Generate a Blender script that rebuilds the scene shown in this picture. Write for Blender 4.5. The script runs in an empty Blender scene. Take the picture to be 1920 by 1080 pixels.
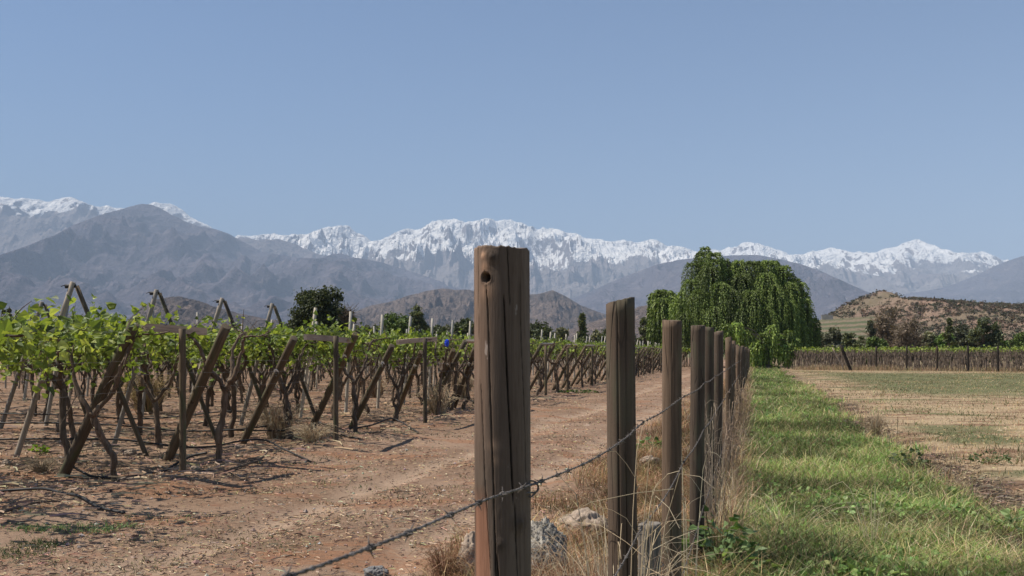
import bpy, math, random
import numpy as np
from mathutils import Vector, Quaternion, Matrix

R = math.radians
rnd = random.Random(7)
rng = np.random.default_rng(11)
S = bpy.context.scene
COL = S.collection

# ------------------------------------------------------------------ camera, sky, sun, exposure
EYE = 1.75          # metres above the ground
F = 1870.0          # focal length in pixels of the 1920 px wide photograph
HY = 660.0          # row of the horizon
cam = bpy.data.cameras.new('camera')
camo = bpy.data.objects.new('camera', cam)
COL.objects.link(camo)
camo.location = (0, 0, EYE)
camo.rotation_euler = (R(90), 0, 0)
cam.sensor_width = 36.0
cam.lens = 36.0 * F / 1920.0
cam.shift_y = (HY - 540.0) / 1920.0
cam.clip_start = 0.05
cam.clip_end = 90000
cam.dof.use_dof = True
cam.dof.focus_distance = 5.0
cam.dof.aperture_fstop = 16
S.camera = camo

SUN_EL, SUN_AZ = 56.0, -86.0     # azimuth measured from the view direction, negative = left
wd = bpy.data.worlds.new('World')
S.world = wd
wd.use_nodes = True
wn = wd.node_tree
wn.nodes.clear()
sky = wn.nodes.new('ShaderNodeTexSky')
sky.sky_type = 'NISHITA'
sky.sun_disc = False
sky.sun_elevation = R(SUN_EL)
sky.sun_rotation = R(SUN_AZ)
sky.altitude = 600
sky.air_density = 1.0
sky.dust_density = 0.1
sky.ozone_density = 5.0
bg = wn.nodes.new('ShaderNodeBackground')
bg.inputs['Strength'].default_value = 0.078
wo = wn.nodes.new('ShaderNodeOutputWorld')
wn.links.new(sky.outputs[0], bg.inputs[0])
wn.links.new(bg.outputs[0], wo.inputs[0])
sl = bpy.data.lights.new('sun', 'SUN')
sl.energy = 5.0
sl.angle = R(0.53)
sl.color = (1.0, 0.93, 0.83)
so = bpy.data.objects.new('sun', sl)
COL.objects.link(so)
sdir = Vector((math.sin(R(SUN_AZ)) * math.cos(R(SUN_EL)), math.cos(R(SUN_AZ)) * math.cos(R(SUN_EL)), math.sin(R(SUN_EL))))
so.rotation_euler = sdir.to_track_quat('Z', 'Y').to_euler()
S.view_settings.view_transform = 'Standard'
S.view_settings.look = 'None'
S.view_settings.exposure = 0.62
S.view_settings.gamma = 1.0
S.cycles.use_denoising = True
S.cycles.max_bounces = 6
S.cycles.diffuse_bounces = 3
S.cycles.transmission_bounces = 4
S.cycles.transparent_max_bounces = 6
S.cycles.volume_bounces = 0
S.cycles.sample_clamp_indirect = 6

# ------------------------------------------------------------------ helpers: numbers
def h3(ix, iy, iz, seed):
    h = (ix * 374761393 + iy * 668265263 + iz * 2147483647 + seed * 974711) & 0xFFFFFFFF
    h = ((h ^ (h >> 13)) * 1274126177) & 0xFFFFFFFF
    h = h ^ (h >> 16)
    return (h & 0xFFFF) / 65535.0

def vnoise(x, y, z=None, seed=0):
    x = np.asarray(x, float); y = np.asarray(y, float)
    z = np.zeros_like(x) if z is None else np.asarray(z, float)
    fx, fy, fz = np.floor(x), np.floor(y), np.floor(z)
    u, v, w = x - fx, y - fy, z - fz
    u = u * u * (3 - 2 * u); v = v * v * (3 - 2 * v); w = w * w * (3 - 2 * w)
    ix, iy, iz = fx.astype(np.int64), fy.astype(np.int64), fz.astype(np.int64)
    r = 0
    for a in (0, 1):
        for b in (0, 1):
            for c in (0, 1):
                r = r + h3(ix + a, iy + b, iz + c, seed) * (u if a else 1 - u) * (v if b else 1 - v) * (w if c else 1 - w)
    return r

def fbm(x, y, z=None, oct=4, seed=0, ridged=False):
    s, a, t = 0, 1.0, 0
    for k in range(oct):
        f = 2.03 ** k
        n = vnoise(np.asarray(x) * f + 17.3 * k, np.asarray(y) * f - 9.1 * k, None if z is None else np.asarray(z) * f, seed + k)
        if ridged:
            n = 1 - np.abs(2 * n - 1)
            n = n * n
        s = s + a * n; t += a; a *= 0.5
    return s / t

def sstep(a, b, x):
    t = np.clip((np.asarray(x, float) - a) / (b - a), 0, 1)
    return t * t * (3 - 2 * t)

SL = 0.242                       # the fence, the track and the vineyard edge run this way
def qof(x, y):
    return np.asarray(x) - SL * np.asarray(y)

def ground_z(x, y):
    x = np.asarray(x, float); y = np.asarray(y, float)
    q = qof(x, y)
    near = np.exp(-np.clip(y, 0, None) / 60.0)
    z = 0.10 * (fbm(x * .35, y * .35, oct=3, seed=3) - .5) * (0.3 + near)
    z = z + 0.05 * (fbm(x * 2.2, y * 2.2, oct=3, seed=5) - .5) * near
    z = z + 0.10 * np.exp(-((q + 7.7) / .7) ** 2) * (0.5 + fbm(x * .6, y * .6, oct=2, seed=8)) * near
    z = z - 0.12 * np.exp(-((q - 2.75) / .35) ** 2) * near
    z = z - 0.07 * np.exp(-((q + 3.0) / .35) ** 2) - 0.07 * np.exp(-((q + 5.0) / .35) ** 2)
    return z

def P(px, py, Y):
    """A point of the place: what the photograph shows at column px, row py, Y metres ahead."""
    return Vector(((px - 960) / F * Y, Y, EYE - (py - HY) / F * Y))

def G(px, py):
    Y = F * EYE / (py - HY)
    x = (px - 960) / F * Y
    return Vector((x, Y, float(ground_z(x, Y))))

def onground(x, y, dz=0.0):
    return Vector((x, y, float(ground_z(x, y)) + dz))

# ------------------------------------------------------------------ helpers: meshes and tags
class MB:
    def __init__(self):
        self.v, self.f3, self.f4, self.c, self.n = [], [], [], [], 0
        self.m3, self.m4 = [], []
    def add(self, V, f3=None, f4=None, col=None, m=0):
        V = np.asarray(V, float).reshape(-1, 3)
        if f3 is not None and len(f3):
            a = np.asarray(f3, int).reshape(-1, 3) + self.n; self.f3.append(a); self.m3.append(np.full(len(a), m))
        if f4 is not None and len(f4):
            a = np.asarray(f4, int).reshape(-1, 4) + self.n; self.f4.append(a); self.m4.append(np.full(len(a), m))
        c = np.ones((len(V), 3)) if col is None else np.broadcast_to(np.asarray(col, float), (len(V), 3))
        self.v.append(V); self.c.append(c); self.n += len(V)
        return self
    def mesh(self, name, mats, smooth=True):
        V = np.concatenate(self.v); C = np.concatenate(self.c)
        a3 = np.concatenate(self.f3) if self.f3 else np.zeros((0, 3), int)
        a4 = np.concatenate(self.f4) if self.f4 else np.zeros((0, 4), int)
        me = bpy.data.meshes.new(name)
        me.vertices.add(len(V)); me.vertices.foreach_set('co', V.astype(np.float32).ravel())
        idx = np.concatenate([a3.ravel(), a4.ravel()]).astype(np.int32)
        me.loops.add(len(idx)); me.loops.foreach_set('vertex_index', idx)
        npoly = len(a3) + len(a4)
        me.polygons.add(npoly)
        st = np.concatenate([np.arange(len(a3)) * 3, len(a3) * 3 + np.arange(len(a4)) * 4]).astype(np.int32)
        me.polygons.foreach_set('loop_start', st)
        mi = np.concatenate([*self.m3, *self.m4]).astype(np.int32) if npoly else np.zeros(0, np.int32)
        me.polygons.foreach_set('material_index', mi)
        me.polygons.foreach_set('use_smooth', np.full(npoly, bool(smooth)))
        at = me.color_attributes.new('Col', 'FLOAT_COLOR', 'POINT')
        at.data.foreach_set('color', np.concatenate([C, np.ones((len(C), 1))], 1).astype(np.float32).ravel())
        for m in (mats if isinstance(mats, (list, tuple)) else [mats]):
            me.materials.append(m)
        me.update(calc_edges=True)
        me.validate()
        return me

def obj(name, me, parent=None, loc=(0, 0, 0), rot=None):
    if isinstance(me, tuple):
        me = me[0].mesh(name, me[1])
    o = bpy.data.objects.new(name, me)
    COL.objects.link(o)
    o.location = loc
    if rot is not None:
        o.rotation_mode = 'QUATERNION'; o.rotation_quaternion = rot
    if parent is not None:
        o.parent = parent
    return o

def tag(o, label=None, cat=None, group=None, kind=None):
    if label: o['label'] = label
    if cat: o['category'] = cat
    if group: o['group'] = group
    if kind: o['kind'] = kind
    return o

def thing(name, label, cat, loc=(0, 0, 0), rz=0.0, group=None):
    o = bpy.data.objects.new(name, None)
    COL.objects.link(o)
    o.location = loc; o.rotation_euler = (0, 0, rz); o.empty_display_size = .2
    return tag(o, label, cat, group)

def tube(mb, pts, rad, sides=8, col=None, m=0, rough=0.0, seed=0, caps=True):
    pts = np.asarray([tuple(p) for p in pts], float)
    n = len(pts)
    rad = np.broadcast_to(np.asarray(rad, float), (n,))
    T = np.gradient(pts, axis=0)
    T /= np.linalg.norm(T, axis=1)[:, None] + 1e-9
    ref = np.array([0, 0, 1.0]) if abs(T[:, 2]).mean() < .8 else np.array([1.0, 0, 0])
    A = np.cross(T, ref); A /= np.linalg.norm(A, axis=1)[:, None] + 1e-9
    B = np.cross(T, A)
    th = np.linspace(0, 2 * math.pi, sides, endpoint=False)
    rr = rad[:, None] * np.ones((1, sides))
    if rough:
        ii, jj = np.meshgrid(np.arange(n) * .9, np.cos(th) * 2 + 5, indexing='ij')
        rr = rr * (1 + rough * 2 * (vnoise(ii, jj, np.sin(th)[None] * 2 + ii * 0, seed) - .5))
    V = pts[:, None] + rr[..., None] * (np.cos(th)[None, :, None] * A[:, None] + np.sin(th)[None, :, None] * B[:, None])
    V = V.reshape(-1, 3)
    i = np.arange(n - 1)[:, None]; j = np.arange(sides)[None]; j2 = (j + 1) % sides
    f4 = np.stack([i * sides + j, i * sides + j2, (i + 1) * sides + j2, (i + 1) * sides + j], -1).reshape(-1, 4)
    f3 = []
    if caps:
        V = np.concatenate([V, pts[:1], pts[-1:]])
        c0, c1 = n * sides, n * sides + 1
        for k in range(sides):
            k2 = (k + 1) % sides
            f3 += [(c0, k2, k), (c1, (n - 1) * sides + k, (n - 1) * sides + k2)]
    mb.add(V, f3, f4, col, m)

def spline(pts, n):
    pts = np.asarray([tuple(p) for p in pts], float)
    k = len(pts)
    out = []
    for t in np.linspace(0, k - 1, n):
        i = min(int(t), k - 2); u = t - i
        p0, p1, p2, p3 = pts[max(i - 1, 0)], pts[i], pts[i + 1], pts[min(i + 2, k - 1)]
        out.append(.5 * ((2 * p1) + (-p0 + p2) * u + (2 * p0 - 5 * p1 + 4 * p2 - p3) * u * u + (-p0 + 3 * p1 - 3 * p2 + p3) * u ** 3))
    return np.array(out)

def box(mb, lo, hi, m=0, col=None):
    x0, y0, z0 = lo; x1, y1, z1 = hi
    V = [(x0, y0, z0), (x1, y0, z0), (x1, y1, z0), (x0, y1, z0), (x0, y0, z1), (x1, y0, z1), (x1, y1, z1), (x0, y1, z1)]
    mb.add(V, None, [(0, 3, 2, 1), (4, 5, 6, 7), (0, 1, 5, 4), (1, 2, 6, 5), (2, 3, 7, 6), (3, 0, 4, 7)], col, m)

LEAF = np.array([(0, 0, 0), (-.52, .18, .13), (-.27, .72, .10), (0, 1.05, -.05), (.30, .66, .12), (.50, .24, .10)])
LANCE = np.array([(0, 0, 0), (-.13, .3, .03), (-.10, .7, .03), (0, 1.0, 0), (.10, .7, .03), (.13, .3, .03)])
def leaves(mb, C, size, bias=0.4, col=None, shape=LEAF, g=None, axis=None, m=0, bvec=(0, 0, 1)):
    g = g or rng
    C = np.asarray(C, float); n = len(C)
    if n == 0: return
    N = g.normal(size=(n, 3)); N /= np.linalg.norm(N, axis=1)[:, None]
    N = N * (1 - bias) + np.asarray(bvec) * bias
    N /= np.linalg.norm(N, axis=1)[:, None]
    if axis is None:
        A = g.normal(size=(n, 3))
        A -= N * (A * N).sum(1)[:, None]; A /= np.linalg.norm(A, axis=1)[:, None] + 1e-9
    else:
        A = np.asarray(axis, float); A = A / (np.linalg.norm(A, axis=1)[:, None] + 1e-9) + .16 * g.normal(size=(n, 3))
        A /= np.linalg.norm(A, axis=1)[:, None]
        N -= A * (A * N).sum(1)[:, None]; N /= np.linalg.norm(N, axis=1)[:, None] + 1e-9
    B = np.cross(A, N)
    s = np.broadcast_to(np.asarray(size, float), (n,))[:, None, None]
    V = C[:, None] + s * (shape[None, :, 0:1] * B[:, None] + shape[None, :, 1:2] * A[:, None] + shape[None, :, 2:3] * N[:, None])
    b = (np.arange(n) * 6)[:, None]
    f4 = np.concatenate([b + np.array([[0, 3, 2, 1]]), b + np.array([[0, 5, 4, 3]])])
    cc = None if col is None else np.repeat(col, 6, axis=0)
    mb.add(V.reshape(-1, 3), None, f4, cc, m)

def blades(mb, base, height, width, lean, col, bend=.6):
    """grass blades: two quads each, bent towards lean (n,2)"""
    n = len(base)
    th = rng.uniform(0, 2 * math.pi, n)
    side = np.stack([np.cos(th), np.sin(th), 0 * th], 1) * (width * .5)[:, None]
    L = np.concatenate([lean, np.zeros((n, 1))], 1)
    up = np.array([0, 0, 1.0])
    mid = base + up * (height * .55)[:, None] + L * (height * .3 * bend)[:, None]
    tip = base + up * (height * (1 - .25 * bend))[:, None] + L * (height * bend)[:, None]
    V = np.stack([base - side, base + side, mid + side * .8, mid - side * .8, tip + side * .12, tip - side * .12], 1)
    b = (np.arange(n) * 6)[:, None]
    f4 = np.concatenate([b + np.array([[0, 1, 2, 3]]), b + np.array([[3, 2, 4, 5]])])
    mb.add(V.reshape(-1, 3), None, f4, np.repeat(col, 6, axis=0))

def cmix(n, cols, w=None, jit=.25):
    cols = np.asarray(cols, float)
    i = rng.choice(len(cols), n, p=w)
    return np.clip(cols[i] * (1 + jit * rng.normal(size=(n, 1)) * .6) * (1 + .08 * rng.normal(size=(n, 3))), 0.003, 1)

# ------------------------------------------------------------------ helpers: node materials
class NM:
    def __init__(self, name):
        self.mat = bpy.data.materials.new(name); self.mat.use_nodes = True
        self.t = self.mat.node_tree; self.t.nodes.clear()
        self.out = self.t.nodes.new('ShaderNodeOutputMaterial')
    def n(self, typ, ins=None, **props):
        nd = self.t.nodes.new(typ)
        for k, v in props.items(): setattr(nd, k, v)
        for k, v in (ins or {}).items(): self.set(nd.inputs[k], v)
        return nd
    def set(self, sock, v):
        if hasattr(v, 'links') or isinstance(v, bpy.types.NodeSocket): self.t.links.new(v, sock)
        else:
            if isinstance(v, (tuple, list)) and sock.type == 'RGBA' and len(v) == 3: v = (*v, 1)
            sock.default_value = v
    def pos(self): return self.n('ShaderNodeNewGeometry').outputs['Position']
    def objc(self): return self.n('ShaderNodeTexCoord').outputs['Object']
    def scl(self, vec, s):
        return self.n('ShaderNodeMapping', {'Vector': vec, 'Scale': s}).outputs[0]
    def off(self, vec, o):
        return self.n('ShaderNodeVectorMath', {0: vec, 1: o}, operation='ADD').outputs[0]
    def noise(self, vec, scale, detail=4, rough=.55, dist=0.0):
        return self.n('ShaderNodeTexNoise', {'Vector': vec, 'Scale': scale, 'Detail': detail, 'Roughness': rough, 'Distortion': dist}).outputs['Fac']
    def voro(self, vec, scale, feature='F1', rand=1.0):
        return self.n('ShaderNodeTexVoronoi', {'Vector': vec, 'Scale': scale, 'Randomness': rand}, feature=feature)
    def m(self, op, a, b=0.0, clamp=False):
        return self.n('ShaderNodeMath', {0: a, 1: b}, operation=op, use_clamp=clamp).outputs[0]
    def st(self, v, a, b, lo=0.0, hi=1.0):
        return self.n('ShaderNodeMapRange', {'Value': v, 'From Min': a, 'From Max': b, 'To Min': lo, 'To Max': hi}, interpolation_type='SMOOTHSTEP').outputs[0]
    def mix(self, f, a, b, mode='MIX'):
        nd = self.n('ShaderNodeMix', None, data_type='RGBA', blend_type=mode, clamp_factor=True)
        self.set(nd.inputs[0], f); self.set(nd.inputs[6], a); self.set(nd.inputs[7], b)
        return nd.outputs[2]
    def ramp(self, f, stops):
        nd = self.n('ShaderNodeValToRGB', {'Fac': f})
        el = nd.color_ramp.elements
        while len(el) < len(stops): el.new(.5)
        for e, (p, c) in zip(el, stops): e.position = p; e.color = (*c, 1)
        return nd.outputs[0]
    def attr(self): return self.n('ShaderNodeAttribute', None, attribute_name='Col').outputs['Color']
    def orand(self): return self.n('ShaderNodeObjectInfo').outputs['Random']
    def bump(self, h, strength=.5, dist=.01):
        return self.n('ShaderNodeBump', {'Height': h, 'Strength': strength, 'Distance': dist}).outputs[0]
    def surf(self, col, rough=.85, normal=None, spec=.25, transl=0.0, tcol=None, metal=0.0):
        p = self.n('ShaderNodeBsdfPrincipled', {'Base Color': col, 'Roughness': rough, 'Specular IOR Level': spec, 'Metallic': metal})
        if normal is not None: self.set(p.inputs['Normal'], normal)
        s = p.outputs[0]
        if transl:
            tr = self.n('ShaderNodeBsdfTranslucent', {'Color': tcol if tcol is not None else col})
            mx = self.n('ShaderNodeMixShader', {0: transl, 1: s, 2: tr.outputs[0]})
            s = mx.outputs[0]
        self.t.links.new(s, self.out.inputs['Surface'])
        return self.mat

def mat_leaf(name, transl=.35, tint=(1.25, 1.25, .55), rough=.55):
    k = NM(name)
    c = k.attr()
    c = k.mix(1.0, c, k.ramp(k.orand(), [(0, (.8, .8, .85)), (1, (1.15, 1.1, 1.0))]), 'MULTIPLY')
    tc = k.mix(1.0, c, tint, 'MULTIPLY')
    return k.surf(c, rough, spec=.3, transl=transl, tcol=tc)

def mat_wood(name, dark, mid, light, grain=1.0, crack=True, stain=None, bump=.6):
    k = NM(name)
    co = k.off(k.objc(), k.m('MULTIPLY', k.orand(), 37.0))
    a = k.noise(k.scl(co, (55 * grain, 55 * grain, 2.2)), 1.0, 5, .6)
    b = k.noise(k.scl(co, (6, 6, 1.2)), 1.0, 3)
    c = k.noise(co, 140, 3)
    f = k.m('ADD', k.m('MULTIPLY', a, .55), k.m('MULTIPLY', b, .45))
    col = k.ramp(f, [(.28, dark), (.5, mid), (.72, light)])
    col = k.mix(k.st(c, .45, .75, 0, .25), col, dark)
    col = k.mix(1.0, col, k.ramp(k.orand(), [(0, (.78, .80, .82)), (.5, (1, 1, 1)), (1, (1.3, 1.22, 1.12))]), 'MULTIPLY')
    if stain: col = k.mix(k.st(k.noise(k.scl(co, (9, 9, 2.0)), 1.0, 3), .52, .7, 0, .8), col, stain)
    h = a
    if crack:
        d = k.voro(k.scl(k.off(co, k.m('MULTIPLY', b, .05)), (26, 26, 1.3)), 1.0, 'DISTANCE_TO_EDGE').outputs['Distance']
        cr = k.m('MULTIPLY', k.st(d, 0.0, .028, 1, 0), k.st(k.noise(k.scl(co, (7, 7, 1.1)), 1.0, 2), .47, .55))
        col = k.mix(k.m('MULTIPLY', cr, .85), col, (dark[0] * .25, dark[1] * .25, dark[2] * .25))
        h = k.m('SUBTRACT', a, k.m('MULTIPLY', cr, 1.5))
    return k.surf(col, .88, k.bump(h, bump, .004), .2)

def mat_plain(name, col, rough=.7, var=.3, scale=30, metal=0.0, bumpd=.003):
    k = NM(name)
    n = k.noise(k.objc(), scale, 4)
    c = k.mix(k.st(n, .3, .7), tuple(x * (1 - var) for x in col), tuple(x * (1 + var) for x in col))
    return k.surf(c, rough, k.bump(n, .4, bumpd), .3, metal=metal)

def mat_vcol(name, rough=.85, transl=0.0, tint=(1.1, 1.05, .7)):
    k = NM(name)
    c = k.attr()
    return k.surf(c, rough, spec=.2, transl=transl, tcol=k.mix(1.0, c, tint, 'MULTIPLY'))

M = {}
M['pale_wood'] = mat_wood('pale_wood', (.24, .215, .18), (.38, .35, .30), (.50, .46, .40))
M['dark_wood'] = mat_wood('dark_wood', (.015, .012, .01), (.035, .027, .021), (.07, .055, .045))
M['post'] = mat_wood('post_wood', (.05, .036, .026), (.108, .077, .054), (.18, .135, .10), stain=(.10, .092, .058))
M['brace'] = mat_wood('brace_wood', (.050, .038, .026), (.105, .080, .054), (.18, .145, .10), stain=(.085, .09, .045))
M['grey_wood'] = mat_wood('weathered_grey_wood', (.15, .125, .10), (.27, .235, .195), (.41, .37, .31), stain=(.2, .17, .13))
M['board'] = mat_wood('old_board', (.20, .15, .115), (.36, .28, .215), (.46, .38, .30))
M['bark'] = mat_wood('vine_bark', (.045, .032, .023), (.11, .082, .06), (.24, .19, .15), grain=.7, bump=1.0)
M['far_bark'] = mat_plain('far_bark', (.24, .185, .14), .9, .4, 3)
M['tree_bark'] = mat_wood('tree_bark', (.09, .07, .055), (.16, .13, .10), (.24, .20, .16), grain=.3)
M['vine_leaf'] = mat_leaf('vine_leaf', .38)
M['tree_leaf'] = mat_leaf('tree_leaf', .22)
M['willow_leaf'] = mat_leaf('willow_leaf', .25)
M['grass'] = mat_vcol('grass_blade', .7, .3)
M['straw'] = mat_vcol('dry_stalk', .8, .15, (1.1, 1.0, .8))
M['litter'] = mat_vcol('litter', .9)
M['wire'] = mat_plain('rusty_wire', (.15, .13, .115), .7, .5, 60, .3)
M['thin_wire'] = mat_plain('galvanised_wire', (.20, .19, .17), .6, .2, 20, .4)
M['hose'] = mat_plain('black_hose', (.018, .016, .015), .55, .3, 20)
M['white_paint'] = mat_plain('white_paint', (.75, .75, .72), .7, .1, 60)
M['blue_plastic'] = mat_plain('blue_plastic', (.02, .06, .55), .4, .2, 30)
M['white_wall'] = mat_plain('pale_wall', (.50, .43, .35), .85, .15, .6)

def mat_rock(name, base, spot=None):
    k = NM(name)
    co = k.off(k.objc(), k.m('MULTIPLY', k.orand(), 20.0))
    n = k.noise(co, 9, 6, .65)
    c = k.ramp(n, [(.3, tuple(x * .5 for x in base)), (.5, base), (.7, tuple(min(1, x * 1.5) for x in base))])
    if spot:
        c = k.mix(k.st(k.noise(co, 55, 6, .75), .48, .60), c, spot)
    return k.surf(c, .95, k.bump(n, .9, .02), .15)
M['rock'] = mat_rock('pale_rock', (.30, .235, .18))
M['grey_rock'] = mat_rock('grey_rock', (.16, .155, .15))
M['lichen_rock'] = mat_rock('lichen_stump', (.34, .31, .26), (.035, .03, .025))

# ------------------------------------------------------------------ ground: one sheet out to the mountains
def mat_ground():
    k = NM('ground_soil')
    p = k.pos()
    sx = k.n('ShaderNodeSeparateXYZ', {0: p})
    x, y = sx.outputs[0], sx.outputs[1]
    big = k.noise(p, .35, 4)
    mid = k.noise(p, 1.7, 5, .6)
    fine = k.noise(p, 14, 5, .65)
    grit = k.noise(p, 70, 4, .7)
    q = k.m('SUBTRACT', x, k.m('MULTIPLY', y, SL))
    qw = k.m('ADD', q, k.m('MULTIPLY', k.m('SUBTRACT', k.noise(p, .55, 5), .5), 3.4))
    soil = k.ramp(fine, [(.25, (.105, .062, .040)), (.5, (.190, .122, .080)), (.75, (.28, .19, .128))])
    soil = k.mix(k.st(big, .42, .62, 0, .7), soil, (.27, .185, .13))
    soil = k.mix(k.st(mid, .55, .72, 0, .55), soil, (.20, .092, .055))
    soil = k.mix(k.st(grit, .60, .72, 0, .7), soil, (.42, .32, .22))
    soil = k.mix(k.st(grit, .40, .30, 0, .8), soil, (.055, .035, .025))
    wob = k.m('MULTIPLY', k.m('SUBTRACT', k.noise(p, .3, 2), .5), 1.2)
    for qc in (-3.0, -5.0):
        dq = k.m('ABSOLUTE', k.m('ADD', k.m('SUBTRACT', q, qc), wob))
        soil = k.mix(k.m('MULTIPLY', k.st(dq, .42, .10), k.st(mid, .30, .6, .4, .95)), soil, (.31, .22, .155))
    soil = k.mix(k.m('MULTIPLY', k.st(k.noise(k.scl(p, (.5, 1.0, 1)), .8, 5, .7), .52, .60), k.st(fine, .35, .6, .3, .8)), soil, (.235, .115, .062))
    soil = k.mix(k.m('MULTIPLY', k.st(k.noise(k.off(p, (40.0, 11.0, 0.0)), .6, 5, .7), .53, .62), k.st(grit, .4, .6, .1, .5)), soil, (.11, .075, .055))
    # flattened straw litter on the track: thin streaks
    st1 = k.noise(k.scl(p, (8, 60, 8)), 1.0, 3, .6, .8)
    soil = k.mix(k.st(st1, .60, .68, 0, .5), soil, (.45, .33, .21))
    straw = k.ramp(fine, [(.25, (.17, .115, .068)), (.5, (.33, .245, .15)), (.75, (.48, .385, .25))])
    straw = k.mix(k.st(k.noise(k.scl(p, (.5, 1.2, 1)), 1.1, 4), .48, .60, 0, .85), straw, (.17, .098, .062))
    green = k.ramp(fine, [(.3, (.06, .08, .03)), (.6, (.12, .15, .055)), (.8, (.22, .21, .10))])
    # dry verge by the fence
    col = k.mix(k.m('MULTIPLY', k.st(qw, -2.4, -1.0), .7), soil, k.mix(k.st(mid, .4, .6), (.22, .14, .08), (.17, .125, .065)))
    col = k.mix(k.st(qw, -.9, -.2), col, green)
    col = k.mix(k.st(qw, 1.9, 3.0), col, straw)
    # green bands in the field
    gp = k.noise(k.scl(p, (.09, .19, 1)), 1.0, 4, .6, .6)
    yn = k.m('ADD', y, k.m('MULTIPLY', k.m('SUBTRACT', k.noise(k.scl(p, (.12, .12, 1)), 1.0, 4), .5), 26))
    band = k.m('MULTIPLY', k.m('MULTIPLY', k.st(yn, 38, 46), k.st(yn, 88, 78)), k.st(qw, 4.5, 7.0))
    dx = k.m('DIVIDE', k.m('SUBTRACT', x, 9.1), 1.5); dy = k.m('DIVIDE', k.m('SUBTRACT', y, 20.6), 2.0)
    dd = k.m('ADD', k.m('ADD', k.m('MULTIPLY', dx, dx), k.m('MULTIPLY', dy, dy)), k.m('MULTIPLY', mid, .8))
    spot = k.st(dd, 1.6, .8)
    gm = k.m('MULTIPLY', k.m('MAXIMUM', k.m('MAXIMUM', k.m('MULTIPLY', k.st(gp, .50, .57), .9), k.m('MULTIPLY', band, k.st(mid, .25, .45))), spot), k.st(qw, 3.0, 4.2))
    col = k.mix(k.m('MULTIPLY', gm, .85), col, k.mix(k.st(fine, .35, .65), (.055, .085, .034), (.13, .13, .06)))
    dk = k.m('MULTIPLY', k.st(k.noise(p, .8, 3), .45, .6), k.m('MULTIPLY', k.st(q, 1.9, 2.4), k.st(q, 3.9, 3.0)))
    col = k.mix(k.m('MULTIPLY', dk, .95), col, (.06, .042, .03))
    far = k.st(y, 170, 420)
    col = k.mix(far, col, k.mix(k.st(k.noise(p, .01, 4), .4, .6), (.10, .11, .05), (.20, .16, .10)))
    h = k.m('ADD', k.m('MULTIPLY', fine, .7), k.m('MULTIPLY', grit, .4))
    return k.surf(col, .97, k.bump(h, .8, .03), .1)
M['ground'] = mat_ground()

def axis_samples(lo, hi, c0, c1, step, grow):
    a = list(np.arange(c0, c1, step))
    s = step
    while a[-1] < hi: s *= grow; a.append(a[-1] + s)
    s = step; b = [a[0]]
    while b[-1] > lo: s *= grow; b.append(b[-1] - s)
    return np.array(b[::-1][:-1] + a)
gx = axis_samples(-45000, 45000, -11, 11, .09, 1.09)
gy = axis_samples(-6000, 46000, 6, 26, .09, 1.05)
XX, YY = np.meshgrid(gx, gy)
ZZ = ground_z(XX, YY)
nx, ny = len(gx), len(gy)
mb = MB()
i = np.arange(ny - 1)[:, None]; j = np.arange(nx - 1)[None]
mb.add(np.stack([XX, YY, ZZ], -1).reshape(-1, 3), None,
       np.stack([i * nx + j, i * nx + j + 1, (i + 1) * nx + j + 1, (i + 1) * nx + j], -1).reshape(-1, 4))
tag(obj('ground', mb.mesh('ground', M['ground'])), kind='structure')

# ------------------------------------------------------------------ mountains and hills
def mat_mountain(name, c1, c2, c3, scale, snow=None, speck=0.0):
    k = NM(name)
    p = k.pos()
    sx = k.n('ShaderNodeSeparateXYZ', {0: p})
    n1 = k.noise(p, scale, 6, .6)
    n2 = k.noise(p, scale * 6, 6, .65)
    col = k.mix(k.st(n1, .35, .65), c1, c2)
    col = k.mix(k.st(n2, .5, .72, 0, .8), col, c3)
    if speck:
        n3 = k.noise(p, scale * 40, 3, .7)
        col = k.mix(k.st(n3, .5, .6, 0, speck), col, tuple(x * .35 for x in c1))
    if snow:
        line, amp = snow
        gz = k.n('ShaderNodeSeparateXYZ', {0: k.n('ShaderNodeNewGeometry').outputs['Normal']}).outputs[2]
        w = k.noise(k.scl(p, (1, .45, .8)), scale * 1.5, 7, .6, .8)
        w2 = k.noise(k.scl(p, (1, .6, 1)), scale * 7, 6, .66, .5)
        lvl = k.m('ADD', sx.outputs[2], k.m('MULTIPLY', k.m('SUBTRACT', w, .5), amp * 3.4))
        lvl = k.m('ADD', lvl, k.m('MULTIPLY', k.m('SUBTRACT', w2, .5), amp * 2.2))
        lvl = k.m('ADD', lvl, k.m('MULTIPLY', k.m('SUBTRACT', gz, .9), amp * 1.5))
        f = k.st(lvl, line - amp * .12, line + amp * .12)
        w3 = k.noise(k.scl(p, (1, .7, 1)), scale * 11, 6, .68, 1.0)
        w4 = k.noise(k.scl(p, (1, .4, 1.2)), scale * 5, 4, .6, .5)
        bare = k.m('ADD', k.m('MULTIPLY', w3, .6), k.m('MULTIPLY', w4, .4))
        f = k.m('MULTIPLY', f, k.st(k.m('ADD', bare, k.m('MULTIPLY', k.m('SUBTRACT', gz, .9), .25)), .385, .425))
        col = k.mix(f, col, (.93, .91, .87))
    return k.surf(col, .95, k.bump(n2, .8, 1 / scale * .2), .05)

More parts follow.
